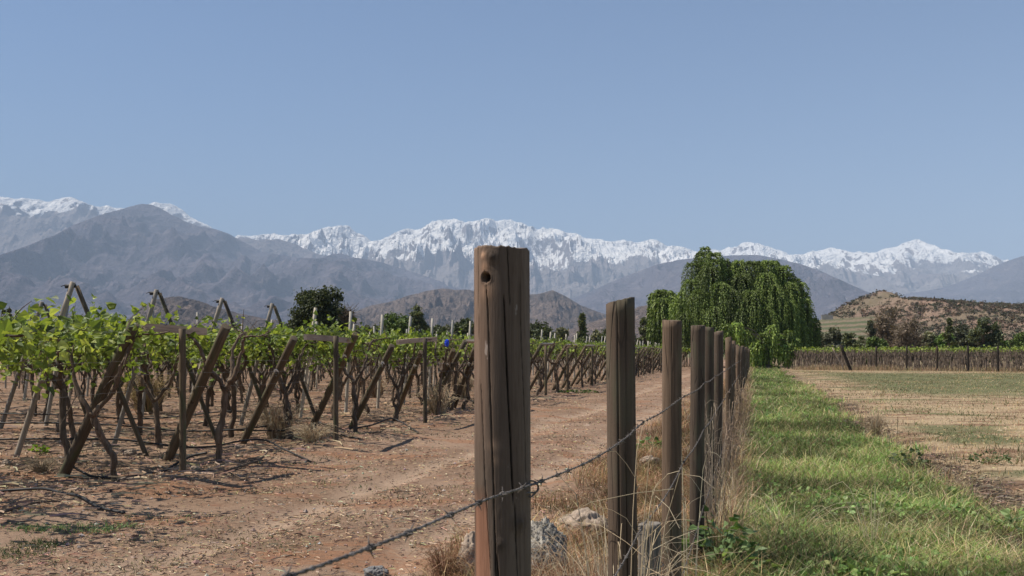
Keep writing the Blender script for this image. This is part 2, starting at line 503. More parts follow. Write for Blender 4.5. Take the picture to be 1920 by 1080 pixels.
def mountain(name, prof, D, mat, front, back, nx=500, nt=70, seed=0, rough=.35, jag=0.0, sm=60, cells=9.0, power=1.0, label=None):
    prof = np.array(prof, float)
    px = np.linspace(prof[0, 0], prof[-1, 0], nx)
    py = np.interp(px, prof[:, 0], prof[:, 1])
    ker = np.hanning(5); ker /= ker.sum()
    py = np.convolve(np.pad(py, 2, 'edge'), ker, 'valid')
    if jag:
        py = py + jag * (fbm(px / 26.0, px * 0 + seed, oct=5, seed=seed + 3) - .5) * 2
    Hc = (HY - py) / F * D + EYE
    Hs = []
    for s in (1, sm * .25, sm):
        w = max(3, int(s) | 1); kk = np.hanning(w + 2)[1:-1]; kk /= kk.sum()
        Hs.append(np.convolve(np.pad(Hc, w // 2, 'edge'), kk, 'valid')[:nx])
    x = (px - 960) / F * D
    t = np.linspace(-1, 1, nt)            # -1 front foot, 0 crest, 1 back foot
    X, T = np.meshgrid(x, t)
    a = np.abs(T)
    H0 = np.broadcast_to(Hs[0], X.shape); H1 = np.broadcast_to(Hs[1], X.shape); H2 = np.broadcast_to(Hs[2], X.shape)
    w1 = sstep(0, .25, a); w2 = sstep(.2, .8, a)
    Hh = (H0 * (1 - w1) + H1 * w1) * (1 - w2) + H2 * w2
    Y = D + np.where(T < 0, T * front, T * back)
    sc = 1.15 * cells / (x[-1] - x[0])
    wx = X * sc + .5 * (fbm(X * sc * .8, Y * sc * .8, oct=3, seed=seed) - .5)
    rg = fbm(wx * 1.7, Y * sc * 1.1, oct=6, seed=seed + 9, ridged=True)
    base = (1 - a) ** power
    env = np.sqrt(np.clip(a * (1 - a) * 4, 0, 1))
    Z = Hh * base + Hh * rough * (rg - .42) * env
    lim = (HY - np.interp(960 + F * X / Y, px, py)) / F
    lim = np.where(a < 1e-6, lim, lim - (.35 + 5 * np.minimum(a, .1)) / F)
    Z = np.minimum(Z, lim * Y + EYE)
    Z = np.maximum(Z, -2.0) - np.where(a > .985, 20.0, 0.0) - 1.0 * a
    Z = np.where(a < 1e-6, Hc[None], Z)
    mb = MB()
    i = np.arange(nt - 1)[:, None]; j = np.arange(nx - 1)[None]
    mb.add(np.stack([X, Y, Z], -1).reshape(-1, 3), None,
           np.stack([i * nx + j, i * nx + j + 1, (i + 1) * nx + j + 1, (i + 1) * nx + j], -1).reshape(-1, 4))
    o = obj(name, mb.mesh(name, mat))
    tag(o, label, None, None, 'structure')
    return (x, t, X, Y, Z)

m_snow = mat_mountain('snow_range', (.17, .15, .15), (.24, .21, .20), (.30, .27, .26), .00044, snow=(1400, 400))
m_snow2 = mat_mountain('snow_range_left', (.17, .15, .15), (.24, .21, .20), (.30, .27, .26), .0005, snow=(2330, 280))
m_ridge = mat_mountain('bare_ridge', (.14, .12, .12), (.19, .16, .16), (.26, .23, .22), .0006, snow=(1880, 160))
m_haze_tint = mat_mountain('haze_tinted_rock', (.074, .064, .080), (.108, .092, .112), (.20, .165, .165), .0010, speck=.4)  # violet of the distance haze mixed into the rock colours
m_dark = mat_mountain('scrub_hill', (.075, .062, .055), (.15, .115, .098), (.27, .20, .165), .003, speck=.8)

mountain('mountain', [(-260, 400), (-120, 362), (-40, 360), (0, 367), (25, 371), (50, 374), (75, 371), (95, 378), (110, 375), (128, 372), (150, 373), (170, 379), (190, 385), (225, 390), (255, 386), (288, 379), (320, 381), (340, 392), (375, 417), (420, 440), (480, 470), (560, 520), (640, 580)],
         18500, m_snow2, 8500, 4000, 620, 140, 5, .32, 7, 60, 6, 1.0, 'snow streaked range on the left behind the blue peak')
mountain('mountain', [(330, 560), (400, 480), (445, 443), (470, 442), (500, 439), (515, 437), (540, 443), (560, 440), (600, 432), (612, 425), (630, 420), (655, 421), (665, 432), (690, 442), (697, 450), (720, 445), (760, 432), (790, 425), (810, 414), (830, 410), (850, 409), (875, 414), (900, 413), (930, 412), (960, 407), (975, 414), (990, 424), (1020, 427), (1040, 433), (1080, 436), (1100, 445), (1130, 447), (1160, 452), (1200, 452), (1230, 452), (1260, 460), (1290, 466), (1330, 480), (1400, 520)],
         20000, m_snow, 9000, 4000, 1300, 190, 21, .34, 8.0, 60, 10, 1.0, 'broad snow covered range in the centre behind the nearest fence post')
mountain('mountain', [(1240, 520), (1300, 480), (1345, 465), (1380, 458), (1400, 456), (1430, 459), (1460, 467), (1485, 475), (1500, 474), (1530, 466), (1560, 462), (1590, 468), (1640, 470), (1680, 463), (1700, 455), (1722, 450), (1745, 457), (1765, 461), (1790, 470), (1820, 473), (1850, 476), (1875, 482), (1930, 500), (2050, 520), (2200, 540)],
         20300, m_snow, 9000, 4000, 1100, 180, 33, .34, 8.0, 60, 8, 1.0, 'jagged snow covered range on the right')
mountain('mountain', [(330, 520), (400, 470), (450, 444), (480, 446), (505, 448), (528, 445), (548, 456), (575, 466), (610, 479), (660, 492), (720, 520), (800, 560), (900, 600)],
         16000, m_ridge, 6000, 3000, 360, 80, 41, .22, 1.6, 50, 5, 1.0, 'blue ridge with a little snow left of centre')
mountain('mountain', [(1560, 600), (1640, 560), (1690, 532), (1725, 514), (1760, 512), (1790, 517), (1850, 530), (1930, 540), (2000, 560)],
         16000, m_ridge, 3200, 3000, 260, 50, 43, .3, 1.0, 50, 8, 1.0, 'low blue ridge under the snow range on the right')
mountain('mountain', [(-420, 560), (-250, 530), (-100, 500), (0, 478), (50, 460), (100, 441), (140, 421), (180, 406), (203, 398), (230, 392), (252, 384), (268, 380), (282, 380), (300, 386), (330, 405), (345, 414), (375, 424), (400, 428), (430, 438), (460, 455), (490, 471), (530, 478), (560, 483), (600, 484), (620, 476), (640, 474), (660, 481), (690, 486), (720, 492), (760, 505), (800, 518), (850, 535), (890, 546), (930, 562), (990, 590), (1060, 620)],
         14000, m_haze_tint, 8000, 3500, 900, 190, 55, .40, 1.2, 70, 8, 1.0, 'large blue peak on the left')
mountain('mountain', [(940, 620), (1000, 590), (1080, 556), (1130, 535), (1180, 515), (1230, 496), (1270, 487), (1320, 482), (1380, 478), (1420, 478), (1450, 483), (1500, 494), (1540, 508), (1580, 526), (1620, 544), (1660, 560), (1720, 580), (1800, 610)],
         12000, m_haze_tint, 5500, 3000, 560, 130, 61, .34, .8, 70, 6, 1.0, 'rounded dark mountain behind the willow')
mountain('mountain', [(1590, 600), (1690, 552), (1730, 546), (1780, 536), (1830, 516), (1870, 496), (1900, 485), (1920, 479), (1980, 465), (2080, 440), (2200, 430)],
         14000, m_haze_tint, 5500, 3000, 300, 100, 67, .30, .8, 60, 5, 1.0, 'blue mountain slope at the right edge')
mountain('hill', [(560, 630), (640, 594), (690, 573), (730, 566), (770, 552), (800, 545), (830, 541), (880, 543), (920, 556), (950, 556), (980, 552), (1010, 550), (1036, 543), (1060, 555), (1090, 572), (1130, 587), (1180, 600), (1260, 625)],
         4600, m_dark, 1500, 1200, 480, 80, 71, .34, 1.4, 50, 12, 1.0, 'speckled foothill behind the vineyard in the centre')
mountain('hill', [(220, 620), (262, 577), (290, 561), (330, 554), (365, 561), (400, 573), (450, 588), (520, 600), (600, 625)],
         2900, m_dark, 700, 600, 240, 60, 77, .34, 1.4, 40, 8, 1.0, 'small speckled foothill behind the left of the vineyard')
mountain('hill', [(-200, 620), (-60, 600), (20, 588), (90, 585), (160, 590), (240, 600), (300, 625)],
         4200, m_dark, 900, 700, 240, 50, 81, .34, 1.4, 40, 8, 1.0, 'low foothill at the left edge')
mountain('hill', [(1040, 625), (1100, 606), (1150, 590), (1200, 573), (1250, 560), (1330, 555), (1400, 570), (1480, 600)],
         2300, m_dark, 700, 600, 260, 60, 83, .3, 1.2, 40, 8, 1.0, 'reddish foothill between the posts left of the willow')

def mat_nearhill():
    k = NM('near_hill')
    p = k.pos()
    s = k.n('ShaderNodeSeparateXYZ', {0: p}); x, y, z = s.outputs
    n1, n2, n3 = k.noise(p, .02, 4), k.noise(p, .13, 5, .65), k.noise(p, .6, 4, .7)
    col = k.mix(k.st(n2, .35, .65), (.165, .108, .08), (.235, .165, .125))
    col = k.mix(k.st(n3, .5, .62, 0, .75), col, (.10, .075, .05))
    col = k.mix(k.m('MULTIPLY', k.st(n1, .4, .6), .6), col, (.12, .108, .068))
    # vine terraces low on the left flank
    w = k.n('ShaderNodeTexWave', {'Vector': p, 'Scale': .10, 'Distortion': 1.2, 'Detail': 2.0}, bands_direction='Z').outputs['Fac']
    ter = k.mix(k.st(w, .4, .6), (.15, .12, .082), (.075, .085, .045))
    ter = k.mix(k.st(n3, .5, .62, 0, .6), ter, (.08, .07, .045))
    f = k.m('MULTIPLY', k.st(z, 26, 22), k.st(k.m('ADD', k.m('SUBTRACT', x, k.m('MULTIPLY', y, .366)), k.m('MULTIPLY', k.m('SUBTRACT', n2, .5), 20)), 6, -4))
    col = k.mix(f, col, ter)
    return k.surf(col, .95, k.bump(n3, .6, .6), .05)
hx, ht, HX, HYY, HZ = mountain('hill', [(1470, 645), (1510, 618), (1535, 601), (1560, 586), (1590, 569), (1612, 558), (1640, 548), (1655, 545), (1672, 548), (1692, 559), (1740, 562), (1800, 566), (1860, 570), (1920, 572), (2020, 578), (2200, 590)],
         700, mat_nearhill(), 260, 200, 420, 110, 91, .16, .8, 40, 10, .75, 'brown scrubby hill on the right with terraces')

# scrub bushes dotted over the near hill (nobody could count them)
mb = MB()
n = 14000
ii = rng.integers(2, 56, n); jj = rng.integers(2, HX.shape[1] - 2, n)
cx, cy, cz = HX[ii, jj] + rng.normal(size=n) * .8, HYY[ii, jj] + rng.normal(size=n) * 2, HZ[ii, jj]
keep = (cz > 3) & ~((cx < .368 * cy) & (cz < 24)) & (fbm(cx * .03, cy * .03, oct=3, seed=4) + (cx > .40 * cy) * .22 > rng.uniform(.28, .62, n))
cx, cy, cz = cx[keep], cy[keep], cz[keep]
n = len(cx)
sz = rng.uniform(.5, 1.5, n)
k_ = 16
C = np.repeat(np.stack([cx, cy, cz + sz * .35], 1), k_, 0) + rng.normal(size=(n * k_, 3)) * np.repeat(sz, k_)[:, None] * (.5, .5, .35)
leaves(mb, C, np.repeat(sz, k_) * rng.uniform(.4, .9, n * k_), .3, np.repeat(cmix(n, [(.06, .065, .035), (.09, .075, .05), (.14, .10, .07)]), k_, 0))
tag(obj('hillside_scrub', mb.mesh('hillside_scrub', M['tree_leaf'], False)), 'low dark scrub dotted over the brown hill on the right', 'scrub', kind='stuff')

def stepwall(label, px0, px1, py0, py1, Y, posts):
    a, b = P(px0, py1, Y), P(px1, py0, Y)
    o = thing('hilltop_wall', label, 'wall', ((a.x + b.x) / 2, Y, a.z - 1.5))
    w = (b.x - a.x) / 2; h = b.z - a.z + 1.5
    m_ = MB(); box(m_, (-w, -.2, 0), (w, .2, h - .25)); obj('wall_panel', m_.mesh('wall_panel', M['white_wall'], False), o)
    m_ = MB(); box(m_, (-w - .12, -.3, h - .25), (w + .12, .3, h)); obj('coping', m_.mesh('coping', M['white_wall'], False), o)
    for q_ in range(posts):
        xx = -w + (q_ + .5) * 2 * w / posts
        m_ = MB(); box(m_, (xx - .18, -.34, 0), (xx + .18, -.2, h - .25)); obj('buttress', m_.mesh('buttress', M['white_wall'], False), o)
stepwall('pale wall at the top of the brown hill', 1623, 1644, 551.5, 557, 694, 6)
stepwall('low pale wall halfway down the left flank of the brown hill', 1540, 1562, 590.5, 595, 655, 4)

# ------------------------------------------------------------------ air between here and the mountains
def build_haze():
    mb = MB(); box(mb, (-60000, -8000, -60), (60000, 50000, 3080))
    k = NM('haze_air')
    v = k.n('ShaderNodeVolumePrincipled', {'Color': (.62, .78, 1.0, 1), 'Density': 6.5e-5, 'Anisotropy': -.15})
    k.t.links.new(v.outputs[0], k.out.inputs['Volume'])
    o = obj('haze', mb.mesh('haze', k.mat, False))
    tag(o, 'pale blue haze over the valley', 'haze', kind='stuff')
build_haze()

# ------------------------------------------------------------------ wooden posts
def post_mesh(name, L, r, mat, seed=0, taper=.04, slant=0.0, sdir_=0.0, sides=28, rings=30, rough=.05, col=None, cracks=()):
    """a round post along local z from 0 to L with an uneven, slanted sawn top"""
    th = np.linspace(0, 2 * math.pi, sides, endpoint=False)
    z = np.linspace(0, 1, rings)
    TH, Zn = np.meshgrid(th, z)
    cx, sy = np.cos(TH), np.sin(TH)
    rr = r * (1 - taper * Zn) * (1 + rough * 2 * (fbm(cx * 1.3 + seed, sy * 1.3, Zn * L * 1.2, oct=3, seed=seed) - .5)
                                 + rough * .5 * (fbm(cx * 6 + seed, sy * 6, Zn * L * 2, oct=2, seed=seed + 5) - .5))
    for (a0, z0, z1, w, d) in cracks:
        am = a0 + .12 * (vnoise(Zn * L * 3 + seed, Zn * 0) - .5)
        da = np.abs((TH - am + math.pi) % (2 * math.pi) - math.pi)
        rr = rr - r * d * np.clip(1 - da / w, 0, 1) * sstep(z0, z0 + .05, Zn) * sstep(z1 + .001, z1 - .05, Zn)
    bow = .004 * np.sin(Zn * 3 + seed)
    x, y = rr * cx + bow, rr * sy
    top = slant * (cx * math.cos(sdir_) + sy * math.sin(sdir_)) + .004 * (vnoise(cx * 4 + seed, sy * 4, None, seed) - .5)
    zz = Zn * L + top * sstep(.8, 1, Zn)
    V = np.stack([x, y, zz], -1).reshape(-1, 3)
    i = np.arange(rings - 1)[:, None]; j = np.arange(sides)[None]; j2 = (j + 1) % sides
    f4 = np.stack([i * sides + j, i * sides + j2, (i + 1) * sides + j2, (i + 1) * sides + j], -1).reshape(-1, 4)
    mb = MB()
    tr = V[-sides:]; c = tr.mean(0)
    inner = c + (tr - c) * .86; inner[:, 2] += .0015
    cc = c + np.array([0, 0, .001])
    base = (rings - 1) * sides
    n0 = len(V)
    V2 = np.concatenate([V, inner, [cc]])
    q4 = [(base + k, base + (k + 1) % sides, n0 + (k + 1) % sides, n0 + k) for k in range(sides)]
    q3 = [(n0 + k, n0 + (k + 1) % sides, n0 + sides) for k in range(sides)]
    mb.add(V2, q3, np.concatenate([f4, np.array(q4)]), col)
    return mb.mesh(name, mat)

def stick(mb_or_none, a, b, r, mat, name, parent, seed=0, **kw):
    a, b = Vector(a), Vector(b)
    d = b - a
    me = post_mesh(name, d.length, r, mat, seed, **kw)
    return obj(name, me, parent, a - (parent.location if parent else Vector()), d.to_track_quat('Z', 'Y'))

# --- nearest post: knots, a knot hole, long drying cracks, peeled reddish strip
def mat_nearpost():
    k = NM('near_post_wood')
    co = k.objc()
    wob = k.noise(k.scl(co, (9, 9, 3)), 1.0, 3)
    a = k.noise(k.scl(co, (95, 95, 3.0)), 1.0, 6, .65, .4)
    b = k.noise(k.scl(co, (14, 14, 1.6)), 1.0, 4)
    c = k.noise(k.scl(co, (300, 300, 24)), 1.0, 4)
    col = k.ramp(k.m('ADD', k.m('MULTIPLY', a, .45), k.m('MULTIPLY', b, .55)), [(.3, (.060, .043, .031)), (.48, (.115, .083, .060)), (.62, (.165, .125, .093)), (.78, (.26, .205, .16))])
    col = k.mix(k.st(c, .5, .75, 0, .45), col, (.05, .03, .02))
    sp = k.noise(k.scl(co, (60, 60, 20)), 1.0, 3, .5)
    col = k.mix(k.st(sp, .71, .76, 0, .7), col, (.36, .32, .28))
    col = k.mix(1.0, col, k.attr(), 'MULTIPLY')
    h = k.m('ADD', a, k.m('MULTIPLY', c, .5))
    return k.surf(col, .8, k.bump(h, .7, .003), .25)

def near_post_mesh():
    L, r, sides, rings = 2.35, .0478, 260, 620
    z0 = -.45
    th = np.linspace(0, 2 * math.pi, sides, endpoint=False)
    zn = np.linspace(0, 1, rings) ** .8
    TH, Z = np.meshgrid(th, zn * L)
    top = 1.925 - z0
    Z = Z / L * top
    TH_ = (TH + math.pi) % (2 * math.pi) - math.pi     # facing the camera: -pi/2
    cx, sy = np.cos(TH), np.sin(TH)
    rr = r * (1.05 - .05 * Z / top) * (1 + .07 * (fbm(cx * 1.2, sy * 1.2, Z * 1.4, oct=3, seed=2) - .5))
    col = np.ones(TH.shape + (3,))
    h = top - Z                                        # metres below the top
    def crack(u0, u1, h0, h1, w, d, wob=.05, sd=0):
        nonlocal rr, col
        t = (h - h0) / (h1 - h0)
        u = u0 + (u1 - u0) * t + wob * (fbm(h * 7 + sd, h * 0 + sd, oct=3, seed=sd) - .5)
        da = np.abs((TH_ - u + math.pi) % (2 * math.pi) - math.pi) * r
        env = sstep(0, .05, t) * sstep(1, .9, t)
        ww = w * (.4 + .6 * env) * (.6 + .8 * vnoise(h * 20, h * 0 + sd))
        g = np.clip(1 - da / ww, 0, 1) * env
        rr = rr - d * g
        col *= (1 - .93 * np.clip(g * 1.6, 0, 1))[..., None]
    def ang(px, hh=0):                                  # column on the photograph to angle round the post
        u = np.clip((px - 942 - hh * 13) / 52.5, -.98, .98)
        return -math.pi / 2 + math.asin(u)
    crack(ang(915), ang(932), .052, .62, .0013, .006, .10, 1)
    crack(ang(945), ang(963), .075, .44, .0016, .008, .10, 2)
    crack(ang(903), ang(920), .22, .55, .0010, .005, .10, 3)
    crack(ang(932), ang(948), .50, .95, .0016, .007, .08, 4)
    crack(ang(965), ang(975), .42, .80, .0012, .005, .10, 5)
    crack(ang(952), ang(957), .00, .10, .0008, .004, .05, 6)
    crack(ang(899), ang(900), .00, .16, .0008, .004, .05, 7)
    crack(ang(975), ang(985), .05, .40, .0010, .004, .10, 8)
    X_, Y_ = None, None
    u_ = (TH_ + math.pi / 2) * r                       # arc position, metres
    def bump_at(px, hh, rad, amp, dark=0.0, tint=None, ring=False):
        nonlocal rr, col
        uc = (ang(px) + math.pi / 2) * r
        d = np.sqrt(((u_ - uc)) ** 2 + ((h - hh)) ** 2) / rad
        g = np.exp(-d ** 2 * 1.5)
        rr = rr + amp * g
        if ring: rr = rr + amp * .25 * np.sin(d * 9) * np.exp(-d)
        if dark: col *= (1 - dark * g)[..., None]
        if tint is not None:
            col[:] = col * (1 - g[..., None]) + col * np.asarray(tint) * g[..., None]
    bump_at(925, .018, .012, .0035, .5, ring=True)
    bump_at(909, .016, .006, .0015, 0, (3.2, 2.9, 2.6))
    bump_at(912, .034, .009, .001, 0, (2.2, 2.0, 1.8))
    bump_at(918, .075, .016, .001, 0, (1.9, 1.75, 1.6))
    bump_at(927, .33, .012, .0, 0, (2.2, 2.1, 2.0)); bump_at(929, .355, .010, .0, 0, (1.8, 1.7, 1.6))
    bump_at(937, .495, .011, .002, .5, ring=True)
    bump_at(972, .46, .018, .003, .4, ring=True)
    # knot hole: a real pit
    uc = (ang(913) + math.pi / 2) * r
    d = np.sqrt(((u_ - uc) / .0095) ** 2 + ((h - .051) / .0082) ** 2)
    d = d + .12 * (vnoise(u_ * 300, h * 300) - .5)
    rr = rr - .030 * sstep(1.05, .75, d)
    rr = rr + .0012 * np.exp(-((d - 1.15) / .18) ** 2)
    col *= (1 - .8 * sstep(1.08, .8, d))[..., None]
    # peeled strip on the lower left, raised torn edge
    e = sstep(.39, .45, h)
    edge = ang(912) + .12 * (fbm(h * 9, h * 0, oct=3, seed=9) - .5) + .10 * sstep(.4, .6, h)
    s_ = sstep(edge + .10, edge - .02, TH_) * sstep(-math.pi * 1.2, -math.pi, TH_) * e * (TH_ > -math.pi) * (TH_ < 0)
    rr = rr - .0035 * s_
    col[:] = col * (1 - s_[..., None]) + col * np.array((1.85, 1.25, 1.02)) * s_[..., None]
    # warm sunlight on the upper left face, brightened into the colour
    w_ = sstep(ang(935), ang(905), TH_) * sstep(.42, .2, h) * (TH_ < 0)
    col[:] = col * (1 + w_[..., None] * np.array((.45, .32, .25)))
    topn = .0045 * (fbm(cx * 5, sy * 5, oct=3, seed=3) - .5) * 2 - .002 * cx
    Zt = Z + topn * sstep(top - .05, top, Z)
    lean = (Z - 1.4) * -.004
    V = np.stack([rr * cx + lean, rr * sy, Zt + z0], -1).reshape(-1, 3)
    i = np.arange(rings - 1)[:, None]; j = np.arange(sides)[None]; j2 = (j + 1) % sides
    f4 = np.stack([i * sides + j, i * sides + j2, (i + 1) * sides + j2, (i + 1) * sides + j], -1).reshape(-1, 4)
    tr = V[-sides:]; c = tr.mean(0)
    rings_in = [c + (tr - c) * s + np.array([0, 0, .001 * k]) for k, s in enumerate((.93, .6, .3))]
    n0 = len(V); base = (rings - 1) * sides
    VV = np.concatenate([V] + rings_in + [[c + (0, 0, .003)]])
    q4 = []; prev = base
    for k in range(3):
        cur = n0 + k * sides
        q4 += [(prev + a, prev + (a + 1) % sides, cur + (a + 1) % sides, cur + a) for a in range(sides)]
        prev = cur
    q3 = [(prev + a, prev + (a + 1) % sides, n0 + 3 * sides) for a in range(sides)]
    cc = np.concatenate([col.reshape(-1, 3), np.ones((3 * sides + 1, 3)) * 1.6])
    mb = MB(); mb.add(VV, q3, np.concatenate([f4, np.array(q4)]), cc)
    return mb.mesh('post', mat_nearpost())

FQ = -.427
fence = thing('barbed_wire_fence', 'long line of round wooden posts strung with barbed wire beside the track', 'fence', (0, 0, 0))
fence_pts = []
def fx(Y): return FQ + SL * Y
p1 = obj('post', near_post_mesh(), fence, (fx(1.7) + .002, 1.7, 0))
p1['label'] = 'nearest post with a knot hole and long cracks'
specs = [(3.33, .0505, 1.922, .011, 0.0), (5.3, .054, 1.917, .004, 2.0), (7.57, .056, 1.95, .004, 1.0), (9.68, .055, 1.99, .005, 3.0), (11.8, .052, 1.985, .003, 1.0)]
cr = [[(-1.9, .0, 1.0, .03, .20), (-1.35, .3, 1.0, .04, .35), (-2.4, .4, 1.0, .02, .2)], [(-1.75, 0, 1, .03, .3), (-1.1, .4, 1, .02, .2)], [(-1.5, .2, .9, .02, .2)], [], []]
lab = ['second post with a slanting split top', 'third post with a flat square cut top', 'fourth post', None, None]
for k, (Y, r, top, sl_, sd) in enumerate(specs):
    x = fx(Y) + (0, -.01, .0, 0, 0)[k]
    me = post_mesh('post', top + .4, r, M['post'], 20 + k, .05, sl_, sd, 96 if k < 3 else 40, 60, .05, cracks=cr[k])
    o = obj('post', me, fence, (x, Y, -.4))
    o.rotation_mode = 'XYZ'; o.rotation_euler = (0, (-.006, .004, .003, -.004, .004)[k], 0)
    if lab[k]: o['label'] = lab[k]
Y = 13.9; k = 0
vm = [post_mesh('post', 2.35, .054, M['post'], 60 + q_, .06, rnd.uniform(0, .02), rnd.uniform(0, 6), 16, 10, .05) for q_ in range(6)]
farposts = [1.7] + [s_[0] for s_ in specs]
while Y < 138:
    g = onground(fx(Y) + rnd.gauss(0, .025), Y, -.36 - rnd.uniform(-.05, .07) - (0.06 if k % 5 == 3 else 0))
    o = obj('post', vm[k % 6], fence, g)
    o.rotation_mode = 'XYZ'; o.rotation_euler = (rnd.gauss(0, .015), rnd.gauss(0, .02), rnd.uniform(0, 6))
    farposts.append(Y)
    Y += rnd.uniform(1.95, 2.3); k += 1

def barbed(pts, r, barbs, name='barbed_wire', steps=None):
    """two twisted strands and four-pointed barbs"""
    pts = [Vector(p) for p in pts]
    L = sum((b - a).length for a, b in zip(pts, pts[1:]))
    n = steps or max(24, int(L / .012))
    c = spline(pts, n * 3); cl_ = np.concatenate([[0], np.cumsum(np.linalg.norm(np.diff(c, axis=0), axis=1))])
    u_ = np.linspace(0, cl_[-1], n); c = np.stack([np.interp(u_, cl_, c[:, k]) for k in range(3)], 1)
    T = np.gradient(c, axis=0); T /= np.linalg.norm(T, axis=1)[:, None]
    A = np.cross(T, (0, 0, 1.0)); A /= np.linalg.norm(A, axis=1)[:, None]
    B = np.cross(T, A)
    ph = np.linspace(0, L / .035 * 2 * math.pi, n)
    mb = MB()
    for s in (0, math.pi):
        o_ = r * .95
        tube(mb, c + o_ * (np.cos(ph + s)[:, None] * A + np.sin(ph + s)[:, None] * B), r, 6)
    if barbs:
        m_ = int(L / barbs)
        for q_ in range(m_):
            i = min(n - 4, max(3, int((q_ + rnd.uniform(.3, .7)) / m_ * n)))
            base = c[i]; w0 = rnd.uniform(0, 3)
            pp = [base + T[i] / 1.0 * (u - .5) * .014 + (r * 2.3) * (math.cos(u * 14) * A[i] + math.sin(u * 14) * B[i]) for u in np.linspace(0, 1, 22)]
            tube(mb, pp, r * .85, 5)
            for b_ in range(4):
                a_ = w0 + b_ * 1.57 + rnd.uniform(-.3, .3)
                d = math.cos(a_) * A[i] + math.sin(a_) * B[i] + T[i] * rnd.uniform(-.6, .6)
                s0 = base + T[i] * ((b_ % 2) - .5) * .008
                tube(mb, [s0, s0 + d * .006, s0 + d * .0115], [r * .85, r * .7, r * .15], 5)
    return mb.mesh(name, M['wire'])
def strand(z, y0, y1, sag, seed):
    """a strand stapled to the field side of the posts"""
    g = random.Random(seed); P_ = []
    ys = [y0] + [y for y in farposts if y0 < y < y1] + [y1]
    for a_, b_ in zip(ys, ys[1:]):
        for t in (0, .35, .7):
            y = a_ + (b_ - a_) * t
            P_.append((-.368 + SL * y + g.gauss(0, .002), y, z + .045 * max(0, 2.05 - y) + g.gauss(0, .003) - sag * 4 * t * (1 - t) * (y > 1.7)))
    P_.append((-.368 + SL * y1, y1, z))
    return P_
obj('barbed_wire', barbed(strand(1.515, .62, 30, .012, 1), .0013, .135), fence)
obj('barbed_wire', barbed(strand(1.165, .62, 24, .012, 2), .0015, .135), fence)
obj('barbed_wire', barbed(strand(.60, 2.5, 20, .015, 3), .0012, .135), fence)
obj('barbed_wire', barbed([P(1186, 1002, 3.27), P(1215, 1003, 3.6), P(1247, 1004, 5.2), P(1300, 996, 7.5)], .001, 0), fence)
for z_, y_ in ((1.50, 30), (1.16, 24), (.60, 20)):
    mb = MB()
    tube(mb, [(-.368 + SL * y, y, z_ + rnd.uniform(-.015, .015)) for y in [y_] + [q_ for q_ in farposts if q_ > y_]], .0026, 5)
    obj('barbed_wire', mb.mesh('barbed_wire', M['wire']), fence)
for Yp_, zz_ in ((1.7, 1.52), (3.33, 1.515), (5.3, 1.515), (3.33, 1.165), (5.3, 1.165), (7.57, 1.515)):
    mb = MB(); xs_ = fx(Yp_) + .046
    tube(mb, spline([(xs_ - .012, Yp_ - .03, zz_ + .007), (xs_ + .012, Yp_ - .012, zz_ + .006), (xs_ + .012, Yp_ - .012, zz_ - .006), (xs_ - .012, Yp_ - .03, zz_ - .007)], 12), .0015, 5)
    obj('staple', mb.mesh('staple', M['wire']), fence)
# bent staple and loose loop of wire at the right side of the nearest post
mb = MB()
tube(mb, spline([P(990, 900, 1.69), P(1006, 905, 1.70), P(1008, 918, 1.70), P(1000, 928, 1.70), P(994, 932, 1.68)], 24), .0016, 6)
obj('wire_tie', mb.mesh('wire_tie', M['wire']), fence)

# --- short old splintered stump post wired to the fence
mb_t = thing('stump_post', 'short grey splintered old post between the second and third fence posts', 'old post', onground(P(1217, 1000, 3.9).x, 3.9, 0))
me = post_mesh('split_trunk', 1.10, .046, M['grey_wood'], 5, .03, .003, 0, 120, 60, .14,
               cracks=[(a_, 0, .8 + .2 * (q_ % 2), .05, .35) for q_, a_ in enumerate(np.linspace(-3.0, .1, 9))])
obj('split_trunk', me, mb_t, (0, 0, 0))
mb = MB()
tube(mb, spline([(-.05, -.03, .93), (0, -.056, .935), (.052, -.02, .94), (.04, .045, .94), (-.04, .045, .93), (-.05, -.03, .925)], 26), .0016, 5)
obj('wire_band', mb.mesh('wire_band', M['thin_wire']), mb_t)

# ------------------------------------------------------------------ rocks
def rock(label, px, py, w, h, mat, seed, Y=None, name='rock'):
    if Y is None: p = G(px, py)
    else: p = onground((px - 960) / F * Y, Y)
    me_n = 72
    th = np.linspace(0, 2 * math.pi, me_n, endpoint=False); ph = np.linspace(-.5 * math.pi, .5 * math.pi, 46)
    T_, P_ = np.meshgrid(th, ph)
    x, y, z = np.cos(P_) * np.cos(T_), np.cos(P_) * np.sin(T_), np.sin(P_)
    d = .6 + .75 * fbm(x * 1.7 + seed, y * 1.7, z * 1.7, oct=6, seed=seed) + .25 * (fbm(x * 5, y * 5, z * 5, oct=3, seed=seed, ridged=True) - .4)
    V = np.stack([x * d * w / 2, y * d * w / 2.4, (z * d * .6 + .25) * h], -1).reshape(-1, 3)
    i = np.arange(45)[:, None]; j = np.arange(me_n)[None]; j2 = (j + 1) % me_n
    f4 = np.stack([i * me_n + j, i * me_n + j2, (i + 1) * me_n + j2, (i + 1) * me_n + j], -1).reshape(-1, 4)
    mb = MB(); mb.add(V, None, f4)
    o = obj(name, mb.mesh(name, mat), None, p)
    tag(o, label, 'rock')
    return o
rock('large pale rock in the dry grass left of the second post', 1095, 955, .55, .26, M['rock'], 1, 9.4)
rock('pale rock between the second and third posts', 1218, 862, .30, .19, M['rock'], 2, 15.0)
rock('crumbly pale rock just left of the foot of the nearest post', 884, 1020, .22, .42, M['rock'], 3, 7.7)
rock('flat angular grey stone at the bottom beside the barbed wire', 705, 1066, .20, .10, M['grey_rock'], 4)
rock('small round stone at the foot of the leftmost square post', 366, 895, .13, .08, M['rock'], 5)
